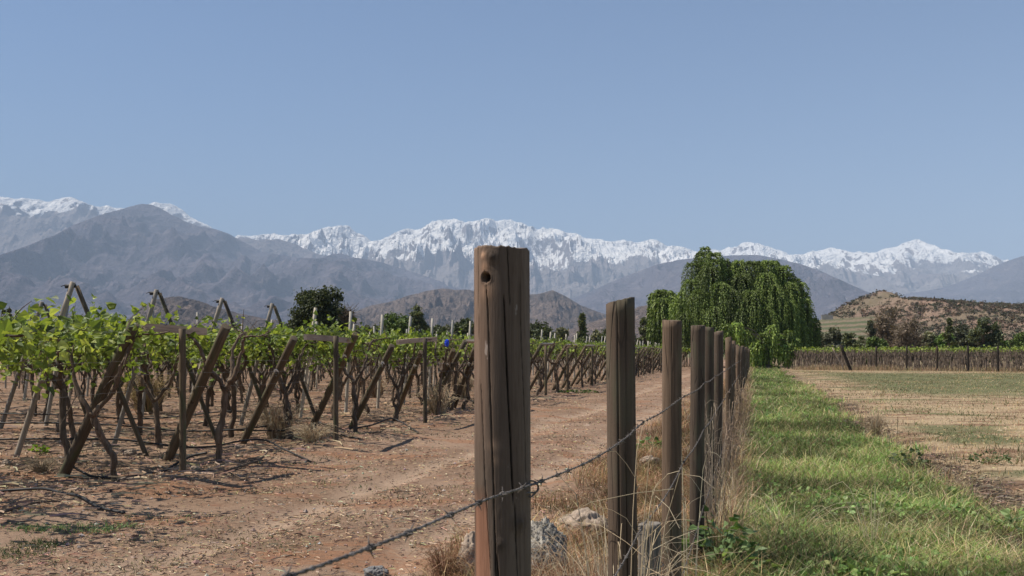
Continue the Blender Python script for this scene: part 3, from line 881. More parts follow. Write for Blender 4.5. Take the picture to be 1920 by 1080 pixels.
rock('small pale stone at the left edge of the vineyard', 12, 873, .13, .09, M['rock'], 6)
rock('white stone on the left under the first leaning brace', 180, 838, .14, .09, M['rock'], 7)
rock('white stone right of the front vine trunk', 243, 856, .2, .12, M['rock'], 8)
rock('pale stone lying behind the second brace', 516, 731, .45, .25, M['rock'], 9)
rock('small pale stone on the ground between second and third braces', 447, 842, .14, .06, M['rock'], 10)
o = rock('black and white lichen covered stump right of the nearest post', 1020, 985, .34, .55, M['lichen_rock'], 12, 7.3, 'lichen_stump')
o['category'] = 'stump'
# pebbles and clods
mb = MB()
n = 3200
Yp = 1 / rng.uniform(1 / 45, 1 / 7.5, n); xq = rng.uniform(-16, -.6, n)
xp = xq + SL * Yp
for a_ in (0,):
    oc = np.array([(1, 0, 0), (-1, 0, 0), (0, 1, 0), (0, -1, 0), (0, 0, .8), (0, 0, -.8)])
    of = np.array([(0, 2, 4), (2, 1, 4), (1, 3, 4), (3, 0, 4), (2, 0, 5), (1, 2, 5), (3, 1, 5), (0, 3, 5)])
    s = rng.gamma(2.0, .0045, n) + .004
    V = np.stack([xp, Yp, ground_z(xp, Yp) + s * .3], 1)[:, None] + oc[None] * s[:, None, None] * rng.uniform(.6, 1.3, (n, 6, 1))
    f = (np.arange(n) * 6)[:, None, None] + of[None]
    mb.add(V.reshape(-1, 3), f.reshape(-1, 3), None, np.repeat(cmix(n, [(.22, .14, .10), (.30, .23, .17), (.12, .08, .06), (.4, .35, .3)]), 6, 0))
tag(obj('pebbles', mb.mesh('pebbles', M['litter'], False)), 'small stones and clods scattered on the bare soil', 'pebbles', kind='stuff')

# ------------------------------------------------------------------ litter of twigs and straw on the soil
def litter(n, q0, q1, y0, y1, cols, w, lmin, lmax, name, label, thick=1.0, upz=.02, dens=None):
    mb = MB()
    Yp = 1 / rng.uniform(1 / y1, 1 / y0, n)
    xp = rng.uniform(q0, q1, n) + SL * Yp
    ok = np.abs(xp / Yp) < .62
    if dens is not None: ok &= dens(xp, Yp) > rng.uniform(0, 1, n)
    xp, Yp = xp[ok], Yp[ok]; n = len(xp)
    th = rng.uniform(0, math.pi, n)
    L = rng.uniform(lmin, lmax, n) * (rng.uniform(0, 1, n) ** 1.5 + .3)
    W = (.0016 + .0011 * rng.uniform(0, 1, n) + .00013 * Yp) * thick
    d = np.stack([np.cos(th), np.sin(th), rng.normal(0, .10, n)], 1)
    s = np.stack([-np.sin(th), np.cos(th), 0 * th], 1)
    c = np.stack([xp, Yp, ground_z(xp, Yp) + rng.uniform(.002, upz, n)], 1)
    bend = s * (rng.normal(0, .12, n) * L)[:, None]
    up = np.array([0, 0, 1.0]) * W[:, None]
    a, m_, b = c - d * (L / 2)[:, None], c + bend, c + d * (L / 2)[:, None]
    V = np.stack([a - s * W[:, None], a + s * W[:, None], m_ - s * W[:, None] + up, m_ + s * W[:, None] + up, b - s * W[:, None] * .4, b + s * W[:, None] * .4,
                  a + up * 2, m_ + up * 3, b + up], 1)
    bb = (np.arange(n) * 9)[:, None]
    f4 = np.concatenate([bb + np.array([[0, 6, 7, 2]]), bb + np.array([[6, 1, 3, 7]]), bb + np.array([[2, 7, 8, 4]]), bb + np.array([[7, 3, 5, 8]])])
    mb.add(V.reshape(-1, 3), None, f4, np.repeat(cmix(n, cols, w), 9, 0))
    tag(obj(name, mb.mesh(name, M['litter'], False)), label, 'litter', kind='stuff')
dn = lambda x, y: .25 + 1.3 * sstep(.4, .62, fbm(x * .8, y * .8, oct=3, seed=31))
litter(48000, -16, -.6, 7.3, 70, [(.46, .34, .21), (.36, .24, .15), (.20, .10, .065), (.075, .05, .04), (.55, .46, .33)], [.34, .30, .2, .08, .08], .02, .11,
       'twig_litter', 'dry twigs and straw strewn over the bare soil', dens=dn)
litter(4500, -26, -7.0, 9, 60, [(.18, .13, .10), (.28, .20, .14), (.40, .30, .20)], None, .15, .6, 'pruned_cane_litter', 'long pruned canes lying under the vines', 2.2, .05)
litter(16000, 2.0, 30, 7.5, 60, [(.42, .31, .19), (.38, .26, .15), (.2, .12, .075), (.46, .36, .23)], None, .03, .12, 'straw_litter', 'cut straw lying over the mown field', 1.0, .05)

# ------------------------------------------------------------------ grass
def grass(n, q0, q1, y0, y1, hgt, wid, cols, w, name, label, dens=None, bend=.6, prop=1.0, mat='grass', leanv=(0, 0)):
    mb = MB()
    Yp = 1 / rng.uniform(1 / y1, 1 / y0, n) if prop == 1 else y0 * (y1 / y0) ** rng.uniform(0, 1, n)
    xp = (q0 + (q1 - q0) * rng.uniform(0, 1, n)) + SL * Yp
    ok = (xp / Yp < .60) & (xp / Yp > -.60)
    if dens is not None: ok &= dens(xp, Yp) > rng.uniform(0, 1, n)
    xp, Yp = xp[ok], Yp[ok]; n = len(xp)
    base = np.stack([xp, Yp, ground_z(xp, Yp) - .01], 1)
    lump = .55 + .9 * fbm(xp * 1.3, Yp * 1.3, oct=3, seed=51)
    H = rng.uniform(*hgt, n) * lump
    W = rng.uniform(*wid, n) * (1 + Yp / (14 if prop == 1 else 40))
    ln = rng.normal(size=(n, 2)) * .7 + np.asarray(leanv)
    cl = cmix(n, cols, w)
    tone = .45 + 1.1 * sstep(.3, .7, fbm(xp * .9, Yp * .9, oct=4, seed=77))
    blades(mb, base, H, W, ln, cl * tone[:, None], bend)
    tag(obj(name, mb.mesh(name, M[mat], False)), label, 'grass', kind='stuff')
GR = [(.15, .24, .06), (.21, .32, .08), (.29, .37, .12), (.09, .155, .045), (.42, .36, .21)]
stripe = lambda x, y: sstep(-.75, -.2, qof(x, y) + .6 * (fbm(x * .7, y * .7, oct=2, seed=9) - .5)) * sstep(2.9, 2.0, qof(x, y) + 2.6 * (fbm(x * .7, y * .5, oct=4, seed=12) - .5))
grass(150000, -.6, 3.2, 6.6, 150, (.06, .24), (.003, .009), GR, [.27, .27, .17, .15, .14], 'green_grass', 'thick green grass strip right of the fence', stripe)
grass(26000, -.9, 3.0, 6.6, 150, (.16, .42), (.002, .0045), [(.36, .30, .15), (.28, .25, .10), (.22, .22, .08), (.42, .33, .19)], None, 'seeding_grass', 'thin yellowing seed stalks rising through the green grass', stripe, .8, mat='straw')
fw = lambda x, y: sstep(2.6, 3.4, qof(x, y)) * sstep(.55, .68, fbm(x * .8 + 5, y * .5, oct=4, seed=37))
grass(26000, 2.4, 20, 8, 60, (.05, .20), (.004, .010), [(.11, .15, .055), (.16, .20, .08), (.22, .20, .10), (.34, .27, .16)], None, 'rough_field_weeds', 'ragged low weeds and dry stems scattered through the field', fw, .9)
rut = lambda x, y: np.exp(-((qof(x, y) - 2.75 - .5 * (fbm(y * .4, y * 0, oct=2, seed=5) - .5)) / .28) ** 2) * sstep(.4, .55, fbm(x * .6, y * .4, oct=3, seed=71))
litter(30000, 1.8, 3.8, 7.5, 45, [(.06, .045, .035), (.10, .075, .055), (.16, .12, .085), (.30, .24, .17)], None, .05, .22, 'rut_litter', 'dark dead stems lying in the shallow rut beside the green strip', 1.3, .05, rut)
def near_px(pts):
    c = [(G(a, b), w) for a, b, w in pts]
    return lambda x, y: np.clip(sum(np.exp(-(((x - p.x) / w) ** 2 + ((y - p.y) / (w * .8)) ** 2)) for p, w in c), 0, 1)
grass(90000, -9.5, -5.5, 7.6, 16, (.015, .07), (.003, .006), [(.10, .17, .06), (.15, .22, .08), (.20, .24, .11)], None, 'soil_weeds', 'small green weed patches on the bare soil at the bottom left', near_px([(130, 995, .22), (232, 990, .16), (190, 998, .12), (60, 1000, .16), (15, 1040, .25), (80, 1022, .18)]), .8)
broad = lambda x, y: stripe(x, y) * sstep(.50, .58, fbm(x * .9 + 7, y * .7, oct=3, seed=66))
grass(42000, -.6, 3.2, 6.6, 70, (.08, .22), (.010, .022), [(.12, .21, .065), (.20, .31, .10), (.085, .15, .055), (.27, .37, .14)], None, 'broad_grass', 'clumps of broad bladed bright green grass in the green strip', broad, .6)
brown = lambda x, y: sstep(-.4, 0, qof(x, y)) * sstep(3.2, 2.4, qof(x, y)) * sstep(.52, .60, fbm(x * 1.1 + 17, y * .9, oct=3, seed=86))
grass(28000, -.6, 3.4, 6.6, 60, (.07, .30), (.002, .005), [(.42, .32, .19), (.32, .22, .13), (.24, .15, .09), (.50, .42, .27)], None, 'brown_grass', 'patches of dry brown grass within the green strip', brown, .9, mat='straw')
mb = MB(); n = 26000
Yp = 1 / rng.uniform(1 / 40, 1 / 6.8, n); xp = rng.uniform(-.5, 2.9, n) + SL * Yp
ok = (stripe(xp, Yp) > .5) & (fbm(xp * .8 + 31, Yp * .8, oct=3, seed=99) > rng.uniform(.42, .58, n))
xp, Yp = xp[ok], Yp[ok]; n = len(xp)
leaves(mb, np.stack([xp, Yp, ground_z(xp, Yp) + rng.uniform(.01, .15, n)], 1), rng.uniform(.025, .07, n), .45, cmix(n, [(.16, .26, .07), (.22, .33, .10), (.29, .39, .15), (.11, .18, .055)]))
tag(obj('low_weeds', mb.mesh('low_weeds', M['grass'], False)), 'low leafy weeds mixed into the green grass strip', 'weeds', kind='stuff')
def gpatch(x, y):
    yn = y + 26 * (fbm(x * .12, y * .12, oct=3, seed=88) - .5)
    band = sstep(38, 46, yn) * sstep(88, 78, yn) * sstep(4.5, 7, qof(x, y)) * .5
    spot = sstep(1.5, .7, ((x - 9.1) / 1.5) ** 2 + ((y - 20.6) / 2.0) ** 2 + .5 * fbm(x, y, oct=2))
    return np.maximum(np.maximum(.5 * sstep(.50, .60, fbm(x * .12 + 3, y * .24, oct=4, seed=14)), band), spot) * sstep(2.8, 3.6, qof(x, y))
grass(150000, 2.6, 34, 9, 90, (.02, .09), (.005, .011), [(.075, .105, .04), (.10, .13, .05), (.15, .16, .08), (.06, .08, .03)], None, 'field_weeds', 'low dark green weed patches in the mown field', gpatch, .7, prop=0)
grass(200000, 2.2, 34, 8, 95, (.03, .12), (.003, .006), [(.50, .36, .19), (.42, .28, .15), (.33, .22, .12), (.56, .44, .27)], None, 'stubble', 'short straw coloured stubble in the field', lambda x, y: .25 + sstep(.5, .3, fbm(x * .16 + 3, y * .24, oct=5, seed=14)), .5, mat='straw', prop=0)
verge = lambda x, y: sstep(-2.6, -1.2, qof(x, y) + 1.4 * (fbm(x * .9, y * .9, oct=2, seed=19) - .5)) * (.35 + .9 * fbm(x * 2, y * 2, oct=2, seed=20))
grass(130000, -2.6, -.2, 6.0, 60, (.06, .32), (.0018, .0042), [(.34, .20, .11), (.42, .30, .17), (.24, .12, .075), (.20, .17, .07), (.12, .13, .045)], [.3, .25, .2, .15, .1], 'dry_verge_grass', 'reddish dry grass along the foot of the fence', verge, .8, mat='straw')
fen = lambda x, y: np.exp(-((qof(x, y) + .27) / .16) ** 2) * (.3 + .8 * fbm(y * .5, y * 0, oct=2, seed=3))
grass(20000, -.9, .3, 8.5, 140, (.2, .62), (.002, .0045), [(.44, .32, .19), (.34, .22, .13), (.50, .40, .26), (.22, .14, .09)], None, 'tall_dry_grass', 'tall dry straw tangled in the line of fence posts', fen, .45, mat='straw')
ditch = lambda x, y: np.exp(-((qof(x, y) - 2.7) / .35) ** 2) * (.3 + fbm(x * .5, y * .5, oct=2, seed=4))
grass(9000, 1.7, 3.8, 8, 60, (.08, .34), (.002, .004), [(.46, .34, .20), (.36, .25, .15), (.26, .17, .10)], None, 'ditch_straw', 'pale tall straw along the shallow rut right of the green strip', ditch, .7, mat='straw')
wpatch = lambda x, y: sstep(.60, .68, fbm(x * .9, y * 1.6, oct=3, seed=24))
grass(60000, -12, -1.5, 7.3, 40, (.02, .07), (.003, .006), [(.07, .10, .035), (.10, .13, .05), (.20, .19, .09)], None, 'track_weeds', 'sparse small green weeds growing on the bare track', lambda x, y: wpatch(x, y) * .55, .8)
# far straw at the foot of the far vineyard
mb = MB(); n = 9000
u = rng.uniform(0, 1, n)
xx = 28 + u * 24 + rng.normal(size=n) * .3; yy = 99.5 - u * 12 + rng.normal(size=n) * .9 - 1.2
blades(mb, np.stack([xx, yy, ground_z(xx, yy)], 1), rng.uniform(.1, .6, n) * (.3 + fbm(xx * .4, yy * .4, oct=2)) * (1.35 - .7 * u), rng.uniform(.015, .03, n), rng.normal(size=(n, 2)) * .5, cmix(n, [(.46, .35, .22), (.34, .23, .15), (.22, .19, .10)]), .5)
tag(obj('far_straw', mb.mesh('far_straw', M['straw'], False)), 'tall straw at the foot of the far vineyard on the right', 'grass', kind='stuff')

# ------------------------------------------------------------------ weeds: dry stalk plants, broad leaved plants, tufts
def tuft(name, label, cat, p, n, h, spread, cols, lw=.0022, droop=.6, seed=0, leaf=0, group=None):
    g = random.Random(seed)
    mb = MB()
    for _ in range(n):
        a = g.uniform(0, 6.28); r0 = g.uniform(0, spread * .25)
        H = h * g.uniform(.45, 1.0); out = spread * g.uniform(.1, 1.0)
        b = Vector((math.cos(a) * r0, math.sin(a) * r0, -.02))
        a2 = a + g.gauss(0, .5)
        d = Vector((math.cos(a2), math.sin(a2), 0))
        p1 = b + d * out * .2 + Vector((0, 0, H * .5)); p2 = b + d * out * .55 + Vector((0, 0, H * .9))
        p3 = b + d * out + Vector((g.gauss(0, .02), g.gauss(0, .02), H * (1 - droop * g.random() * .5)))
        c = np.array(g.choice(cols)) * g.uniform(.7, 1.2)
        tube(mb, spline([b, p1, p2, p3], 8), np.linspace(lw, lw * .4, 8), 4, c, caps=False)
        if leaf and g.random() < .8:
            for _k in range(g.randint(1, leaf)):
                q_ = p1.lerp(p2, g.random())
                e = q_ + Vector((g.gauss(0, .1), g.gauss(0, .1), g.gauss(.04, .06))) * (h * 1.2)
                tube(mb, spline([q_, q_.lerp(e, .5) + Vector((0, 0, .03 * h)), e], 5), np.linspace(lw * .6, lw * .25, 5), 3, c, caps=False)
    o = obj(name, mb.mesh(name, M['straw']), None, p)
    tag(o, label, cat, group)
    return o
ST = [(.50, .40, .26), (.42, .31, .19), (.58, .49, .34), (.30, .20, .12)]
RD = [(.26, .13, .075), (.34, .20, .11), (.18, .10, .06), (.42, .29, .17)]
tuft('dry_weed', 'tall pale dry stalks rising in front of the second post', 'weed', onground(P(1172, 1080, 3.15).x, 3.15), 26, 1.62, .26, [(.55, .43, .28), (.60, .50, .34)], .0022, .3, 1, 3)
tuft('dry_weed', 'tangled bare grey brown weed at the foot of the second post', 'weed', onground(P(1162, 1080, 3.6).x, 3.5), 100, 1.36, .26, [(.42, .34, .25), (.30, .22, .16), (.52, .44, .32)], .0015, .7, 2, 4)
tuft('dry_weed', 'thin arching dry weed left of the second post', 'weed', onground(P(1130, 1080, 4.4).x, 4.4), 130, 1.12, .55, ST, .0016, .8, 3, 3)
tuft('dry_weed', 'pale single stalks between the third and fourth posts', 'weed', onground(P(1290, 1080, 6.6).x, 6.6), 5, 1.3, .25, [(.52, .46, .32)], .003, .3, 4, 1)
tuft('dry_weed', 'dense red brown dry weed right of the nearest post', 'weed', onground(P(1045, 1080, 5.6).x, 5.6), 220, .72, .40, RD, .0022, .8, 5, 3)
tuft('dry_weed', 'red brown dry bush at the bottom left of the nearest post', 'weed', onground(P(835, 1080, 7.6).x, 7.6), 160, .36, .30, RD, .0024, .8, 6, 3)
tuft('dry_weed', 'straw coloured weed in front of the pale rock', 'weed', onground(P(1100, 1060, 6.3).x, 6.3), 220, .62, .6, ST + RD, .002, .8, 7, 3)
tuft('dry_weed', 'dry twiggy weed leaning on the fourth post', 'weed', onground(P(1335, 1000, 8.9).x, 8.9), 46, 1.5, .35, [(.30, .24, .18), (.42, .34, .25)], .0026, .5, 8, 4)
tuft('dry_weed', 'dry twiggy weed tangled in the sixth and seventh posts', 'weed', onground(P(1362, 900, 13.2).x, 13.2), 60, 1.35, .45, [(.30, .22, .16), (.44, .32, .22)], .004, .5, 9, 4)
tuft('dry_weed', 'tall bare dry stem beside the distant fence posts', 'weed', onground(P(1385, 800, 21).x, 21), 50, 1.35, .6, [(.40, .28, .18), (.48, .36, .24)], .006, .5, 10, 4)
tuft('grass_tuft', 'large straw tuft around the vine trunk in the middle of the front row', 'grass tuft', G(520, 822), 240, .85, .75, ST, .005, .8, 11, 2)
tuft('grass_tuft', 'low straw tuft spreading right of the large one', 'grass tuft', G(585, 835), 150, .45, .60, ST, .0045, .8, 12, 2)
tuft('grass_tuft', 'pale arching straw tuft beside the third square post', 'grass tuft', G(822, 778), 120, 1.0, .8, [(.62, .50, .32), (.5, .38, .24)], .009, .9, 13, 1)
tuft('grass_tuft', 'straw tuft among the braces right of the third square post', 'grass tuft', G(868, 750), 120, 1.1, .8, ST, .009, .9, 14, 1)
tuft('grass_tuft', 'yellowing dry bush under the vines behind the first square post', 'grass tuft', G(275, 775), 260, 1.3, 1.1, [(.42, .30, .16), (.36, .29, .12), (.48, .38, .22)], .008, .8, 15, 3)
tuft('grass_tuft', 'dry brown tuft at the foot of the first leaning brace', 'grass tuft', G(78, 885), 150, .26, .34, [(.24, .19, .13), (.36, .29, .19)], .003, .8, 16, 2)
tuft('grass_tuft', 'reddish straw tuft under the vines in the centre', 'grass tuft', G(705, 745), 120, .9, .8, RD + ST, .008, .8, 17, 1)
tuft('grass_tuft', 'tall pale straw tuft at the rut in the field', 'grass tuft', G(1640, 818), 120, .65, .35, ST, .004, .5, 18, 1)
tuft('dry_weed', 'single dark leaning stem in the field', 'weed', G(1676, 850), 3, .8, .3, [(.10, .08, .05)], .006, .2, 19, 1)
tuft('dry_weed', 'pale dry stalks standing in the green grass at the bottom right', 'weed', G(1636, 1050), 14, .75, .35, [(.55, .49, .32), (.45, .38, .24)], .0028, .6, 20, 1)
tuft('dry_weed', 'dry stalks fallen across the green grass', 'weed', G(1480, 1015), 26, .42, .80, [(.55, .49, .32), (.45, .38, .24)], .0026, .9, 21, 1)

def broadleaf(label, p, n, size, h, spread, seed, cols=((.09, .15, .05), (.15, .23, .08), (.24, .33, .14))):
    o = thing('broadleaf_weed', label, 'weed', p)
    g = np.random.default_rng(seed)
    a = g.uniform(0, 6.28, n); r = spread * np.sqrt(g.uniform(0, 1, n)); z = h * g.uniform(.25, 1, n) * (1 - .5 * r / spread)
    C = np.stack([np.cos(a) * r, np.sin(a) * r, z], 1)
    mb = MB()
    shp = LEAF.copy(); shp[:, 0] *= .85
    ci = g.integers(0, len(cols), n)
    ax = np.stack([np.cos(a), np.sin(a), g.uniform(-.2, .5, n)], 1)
    leaves(mb, C, size * g.uniform(.5, 1.2, n), .45, np.array(cols)[ci] * g.uniform(.7, 1.2, (n, 1)), shp, g, ax, bvec=(-.2, -.45, .87))
    obj('foliage', mb.mesh('foliage', M['vine_leaf'], False), o)
    mb = MB()
    for q_ in range(0, n, 2):
        tube(mb, [(C[q_, 0] * .2, C[q_, 1] * .2, -.02), (C[q_, 0] * .6, C[q_, 1] * .6, z[q_] * .6), tuple(C[q_])], [.003, .0025, .002], 4, (.10, .12, .04), caps=False)
    obj('stem', mb.mesh('stem', M['grass']), o)
broadleaf('broad leaved green weed against the right side of the fourth post', onground(P(1345, 1080, 7.5).x, 7.5), 150, .085, .60, .34, 1)
broadleaf('broad leaved green weed lower right of the fourth post', onground(P(1385, 1080, 7.2).x, 7.2), 130, .075, .36, .34, 2)
broadleaf('small green weed on the verge between second and third posts', onground(P(1219, 830, 17).x, 17), 60, .09, .42, .22, 3)
broadleaf('green weed at the very bottom left of the second post', onground(P(1110, 1080, 7.3).x, 7.3), 60, .06, .14, .18, 4)
broadleaf('dark leafy weed clump in the field beside the rut', G(1705, 880), 110, .08, .38, .30, 5, ((.07, .10, .05), (.11, .145, .07)))
broadleaf('dark leafy weed clump in the field near the right edge', G(1855, 870), 80, .06, .24, .30, 6, ((.07, .10, .05), (.11, .145, .07)))
broadleaf('green leafy weed at the right edge', G(1915, 1000), 120, .10, .32, .36, 7)
broadleaf('low green creeping weed on the track right of the nearest post', G(1085, 738), 120, .12, .14, .8, 8, ((.06, .09, .03), (.10, .14, .05)))
broadleaf('bright green sprout at the foot of the leftmost vine', G(73, 852), 40, .07, .22, .14, 9, ((.14, .24, .03), (.2, .3, .04)))

# ------------------------------------------------------------------ the trellised vineyard
E_ = np.array([SL, 1.0]) / math.hypot(SL, 1)         # along the edge
N_ = np.array([-E_[1], E_[0]])                       # into the vineyard
def vy(Y, s):
    """point s metres inside the vineyard edge, level with the edge at distance Y"""
    return np.array([-8 + SL * Y, Y]) + N_ * s

VCOL = np.array([(.155, .22, .045), (.25, .32, .075), (.105, .155, .038), (.35, .41, .12), (.06, .085, .025)])
def vine_trunk_mesh(seed):
    g = random.Random(seed)
    mb = MB()
    fork = g.uniform(.85, 1.25)
    def wig(a, b, n, amp):
        pts = []
        for k in range(n):
            t = k / (n - 1)
            p = Vector(a).lerp(Vector(b), t)
            if 0 < k < n - 1 or True:
                e = math.sin(math.pi * min(1, t * 1.2)) if k < n - 1 else .4
                p = p + Vector((g.gauss(0, amp), g.gauss(0, amp), 0)) * e
            pts.append(p)
        return pts
    f = Vector((g.gauss(0, .12), g.gauss(0, .12), fork))
    c = spline(wig((0, 0, -.08), f, 6, .045), 22)
    rr = np.linspace(.053, .043, 22) * g.uniform(.85, 1.15)
    rr = rr + .012 * (np.array([g.random() for _ in range(22)]) - .4); rr[0] *= 1.2; rr[-1] *= 1.15
    tube(mb, c, rr, 12, rough=.30, seed=seed)
    if g.random() < .35:
        c2 = spline(wig((.08, .03, -.05), f * .96, 6, .05), 16)
        tube(mb, c2, np.linspace(.035, .03, 16), 8, rough=.3, seed=seed + 1)
    na = g.choice((2, 2, 3))
    a0 = g.uniform(-.5, .5)
    for q_ in range(na):
        a = a0 + q_ * 2 * math.pi / na + g.gauss(0, .3)
        sp = g.uniform(.30, .75)
        e = Vector((f.x + math.cos(a) * sp, f.y + math.sin(a) * sp * .8, g.uniform(1.85, 2.02)))
        pts = [f - Vector((0, 0, .06)), f.lerp(e, .35) + Vector((math.cos(a) * .08, math.sin(a) * .06, g.uniform(-.08, .05))), f.lerp(e, .7) + Vector((g.gauss(0, .04), g.gauss(0, .04), 0)), e,
               e + Vector((math.cos(a) * .2 + g.gauss(0, .05), math.sin(a) * .2, .05)), e + Vector((math.cos(a + .5) * .42, math.sin(a + .5) * .4, .08))]
        c = spline(pts, 26)
        c = c + np.array([[g.gauss(0, .012), g.gauss(0, .012), g.gauss(0, .01)] for _ in range(26)])
        tube(mb, c, np.linspace(.038, .010, 26) * np.array([g.uniform(.8, 1.2) for _ in range(26)]), 8, rough=.35, seed=seed + 3 + q_)
        for _ in range(g.randint(7, 12)):
            i = g.randint(4, 24); s = Vector(c[i])
            a3 = g.uniform(0, 6.28)
            t_ = s + Vector((math.cos(a3) * .3, math.sin(a3) * .3, g.uniform(-.6, .4)))
            tube(mb, spline([s, s.lerp(t_, .5) + Vector((0, 0, g.uniform(-.06, .1))), t_], 7), np.linspace(.009, .003, 7), 4, caps=False)
    for _ in range(g.randint(1, 4)):     # suckers and shreds low on the trunk
        z0 = g.uniform(.1, fork)
        a3 = g.uniform(0, 6.28)
        s = Vector((f.x * z0 / fork, f.y * z0 / fork, z0)); t_ = s + Vector((math.cos(a3) * .16, math.sin(a3) * .16, g.uniform(-.15, .3)))
        tube(mb, spline([s, s.lerp(t_, .5), t_], 5), np.linspace(.007, .002, 5), 4, caps=False)
    return mb.mesh('trunk', M['bark'])

def vine_foliage_mesh(seed, nsh, hang, size=.105, rise=.35):
    g = np.random.default_rng(seed)
    mb = MB(); cs = []
    lob = g.uniform(-1.1, 1.1, (7, 2))
    for q_ in range(nsh):
        lobe = lob[g.integers(0, len(lob))]
        p = np.array([lobe[0] + g.normal() * .33, lobe[1] + g.normal() * .33, g.uniform(1.80, 2.12)])
        kind = g.random()
        if kind < hang: d = np.array([g.normal() * .35, g.normal() * .35, -1.0]); L = g.uniform(.15, .65)
        elif kind < hang + .22: d = np.array([g.normal() * .4, g.normal() * .4, 1.0]); L = g.uniform(.08, rise)
        else: d = np.array([g.normal(), g.normal(), g.normal() * .18]); L = g.uniform(.3, .8)
        d /= np.linalg.norm(d)
        m_ = max(3, int(L / .055))
        t = np.linspace(0, 1, m_)
        pts = p + d * (t * L)[:, None] + np.array([0, 0, -.12]) * (t ** 2 * L)[:, None]
        if q_ % 2 == 0: tube(mb, pts, np.linspace(.005, .002, m_), 3, (.12, .12, .04), m=1, caps=False)
        cs.append(pts + g.normal(size=(m_, 3)) * .045)
    C = np.concatenate(cs); n = len(C)
    ci = g.choice(5, n, p=[.3, .27, .2, .13, .10])
    col = VCOL[ci] * g.uniform(.75, 1.25, (n, 1))
    leaves(mb, C, size * g.uniform(.55, 1.25, n), .45, col, LEAF, g)
    return mb.mesh('foliage', [M['vine_leaf'], M['grass']], False)

TR = [vine_trunk_mesh(100 + k) for k in range(12)]
FO_heavy = [vine_foliage_mesh(200 + k, 88, .28) for k in range(5)]
FO_mid = [vine_foliage_mesh(230 + k, 60, .14) for k in range(5)]
FO_light = [vine_foliage_mesh(260 + k, 50, .06, .12) for k in range(5)]

vines = []
rowY = []
Yr = 7.9
while Yr < 150:
    rowY.append(Yr); Yr += 2.42
for ri, Yr in enumerate(rowY):
    s = .55
    while s < 95:
        x, y = vy(Yr + rnd.gauss(0, .12), s + rnd.gauss(0, .15))
        if -.60 < x / y < .50 and y > 8:
            vines.append((x, y, ri, s))
        s += 2.15
vines = [v for v in vines if not (v[3] < 1.2 and v[1] < 27)]
for (a_, b_) in ((-60, 965), (222, 903), (408, 868), (543, 824), (662, 812), (741, 792), (846, 770)):
    p_ = G(a_, b_)
    vines.append((p_.x, p_.y, 0, .55))
vines.sort(key=lambda v: v[1])
near, rest = [], []
for v in vines:
    x, y, ri, s = v
    if len(near) < 235 and (s < 26): near.append(v)
    elif len(near) < 298 and s < 4 and y < 110: near.append(v)
    else: rest.append(v)
GRP = 'grapevines trained over the vineyard trellis'
named = {0: 'thick trunked grapevine'}
special = []
ORD = ['first', 'second', 'third', 'fourth', 'fifth', 'sixth', 'seventh', 'eighth', 'ninth', 'tenth', 'eleventh', 'twelfth', 'thirteenth', 'fourteenth', 'fifteenth', 'sixteenth']
front = sorted([v for v in near if v[3] < 1.2 and 0 < 960 + F * v[0] / v[1] < 890], key=lambda v: v[0] / v[1])
fidx = {id(v): i for i, v in enumerate(front)}
gap1 = sorted([v for v in near if v[3] < 1.2 and 1000 < 960 + F * v[0] / v[1] < 1145], key=lambda v: v[0] / v[1])
gidx = {id(v): i for i, v in enumerate(gap1)}
for q_, v_ in enumerate(near):
    x, y, ri, s = v_
    g0 = onground(x, y, 0)
    if s < 3: lb = 'gnarled grapevine standing along the front edge of the vineyard beside the track'
    elif y < 26: lb = 'leafy grapevine with a dark twisted trunk in the nearer inner vineyard rows'
    else: lb = 'grapevine with a thin dark trunk in the farther inner vineyard rows'
    if id(v_) in fidx: lb = ORD[fidx[id(v_)]] + ' grapevine from the left along the front edge of the vineyard'
    elif id(v_) in gidx and gidx[id(v_)] < 14: lb = ORD[gidx[id(v_)]] + ' edge grapevine right of the nearest fence post, before the second post'
    o = thing('grapevine', lb, 'grapevine', g0, rnd.choice((0, math.pi)) + rnd.gauss(0, .25), GRP)
    obj('trunk', TR[rnd.randrange(12)], o)
    fo = FO_heavy if (y < 27 and s > 1.5) or y < 17 else (FO_mid if y < 48 else FO_light)
    sh_ = 1.05 if s < 1.2 else 0.0
    if sh_:
        pxv = 960 + F * x / y
        if pxv < 260 or 440 < pxv < 570: fo, sh_ = FO_heavy, .35
        elif rnd.random() < .75: fo = FO_light
    dl = Quaternion((0, 0, 1), -o.rotation_euler.z) @ Vector((N_[0] * sh_, N_[1] * sh_, rnd.uniform(-.05, .10)))
    f = obj('foliage', fo[rnd.randrange(5)], o, dl, Quaternion((0, 0, 1), rnd.uniform(0, 6.28)))
# front trunks given their own labels where the photograph lets one point at them
def named_vine(label, px, py, tr, fo, rz=0, sc=1.0):
    o = thing('grapevine', label, 'grapevine', G(px, py), rz)
    obj('trunk', TR[tr], o); obj('foliage', fo, o)
    return o

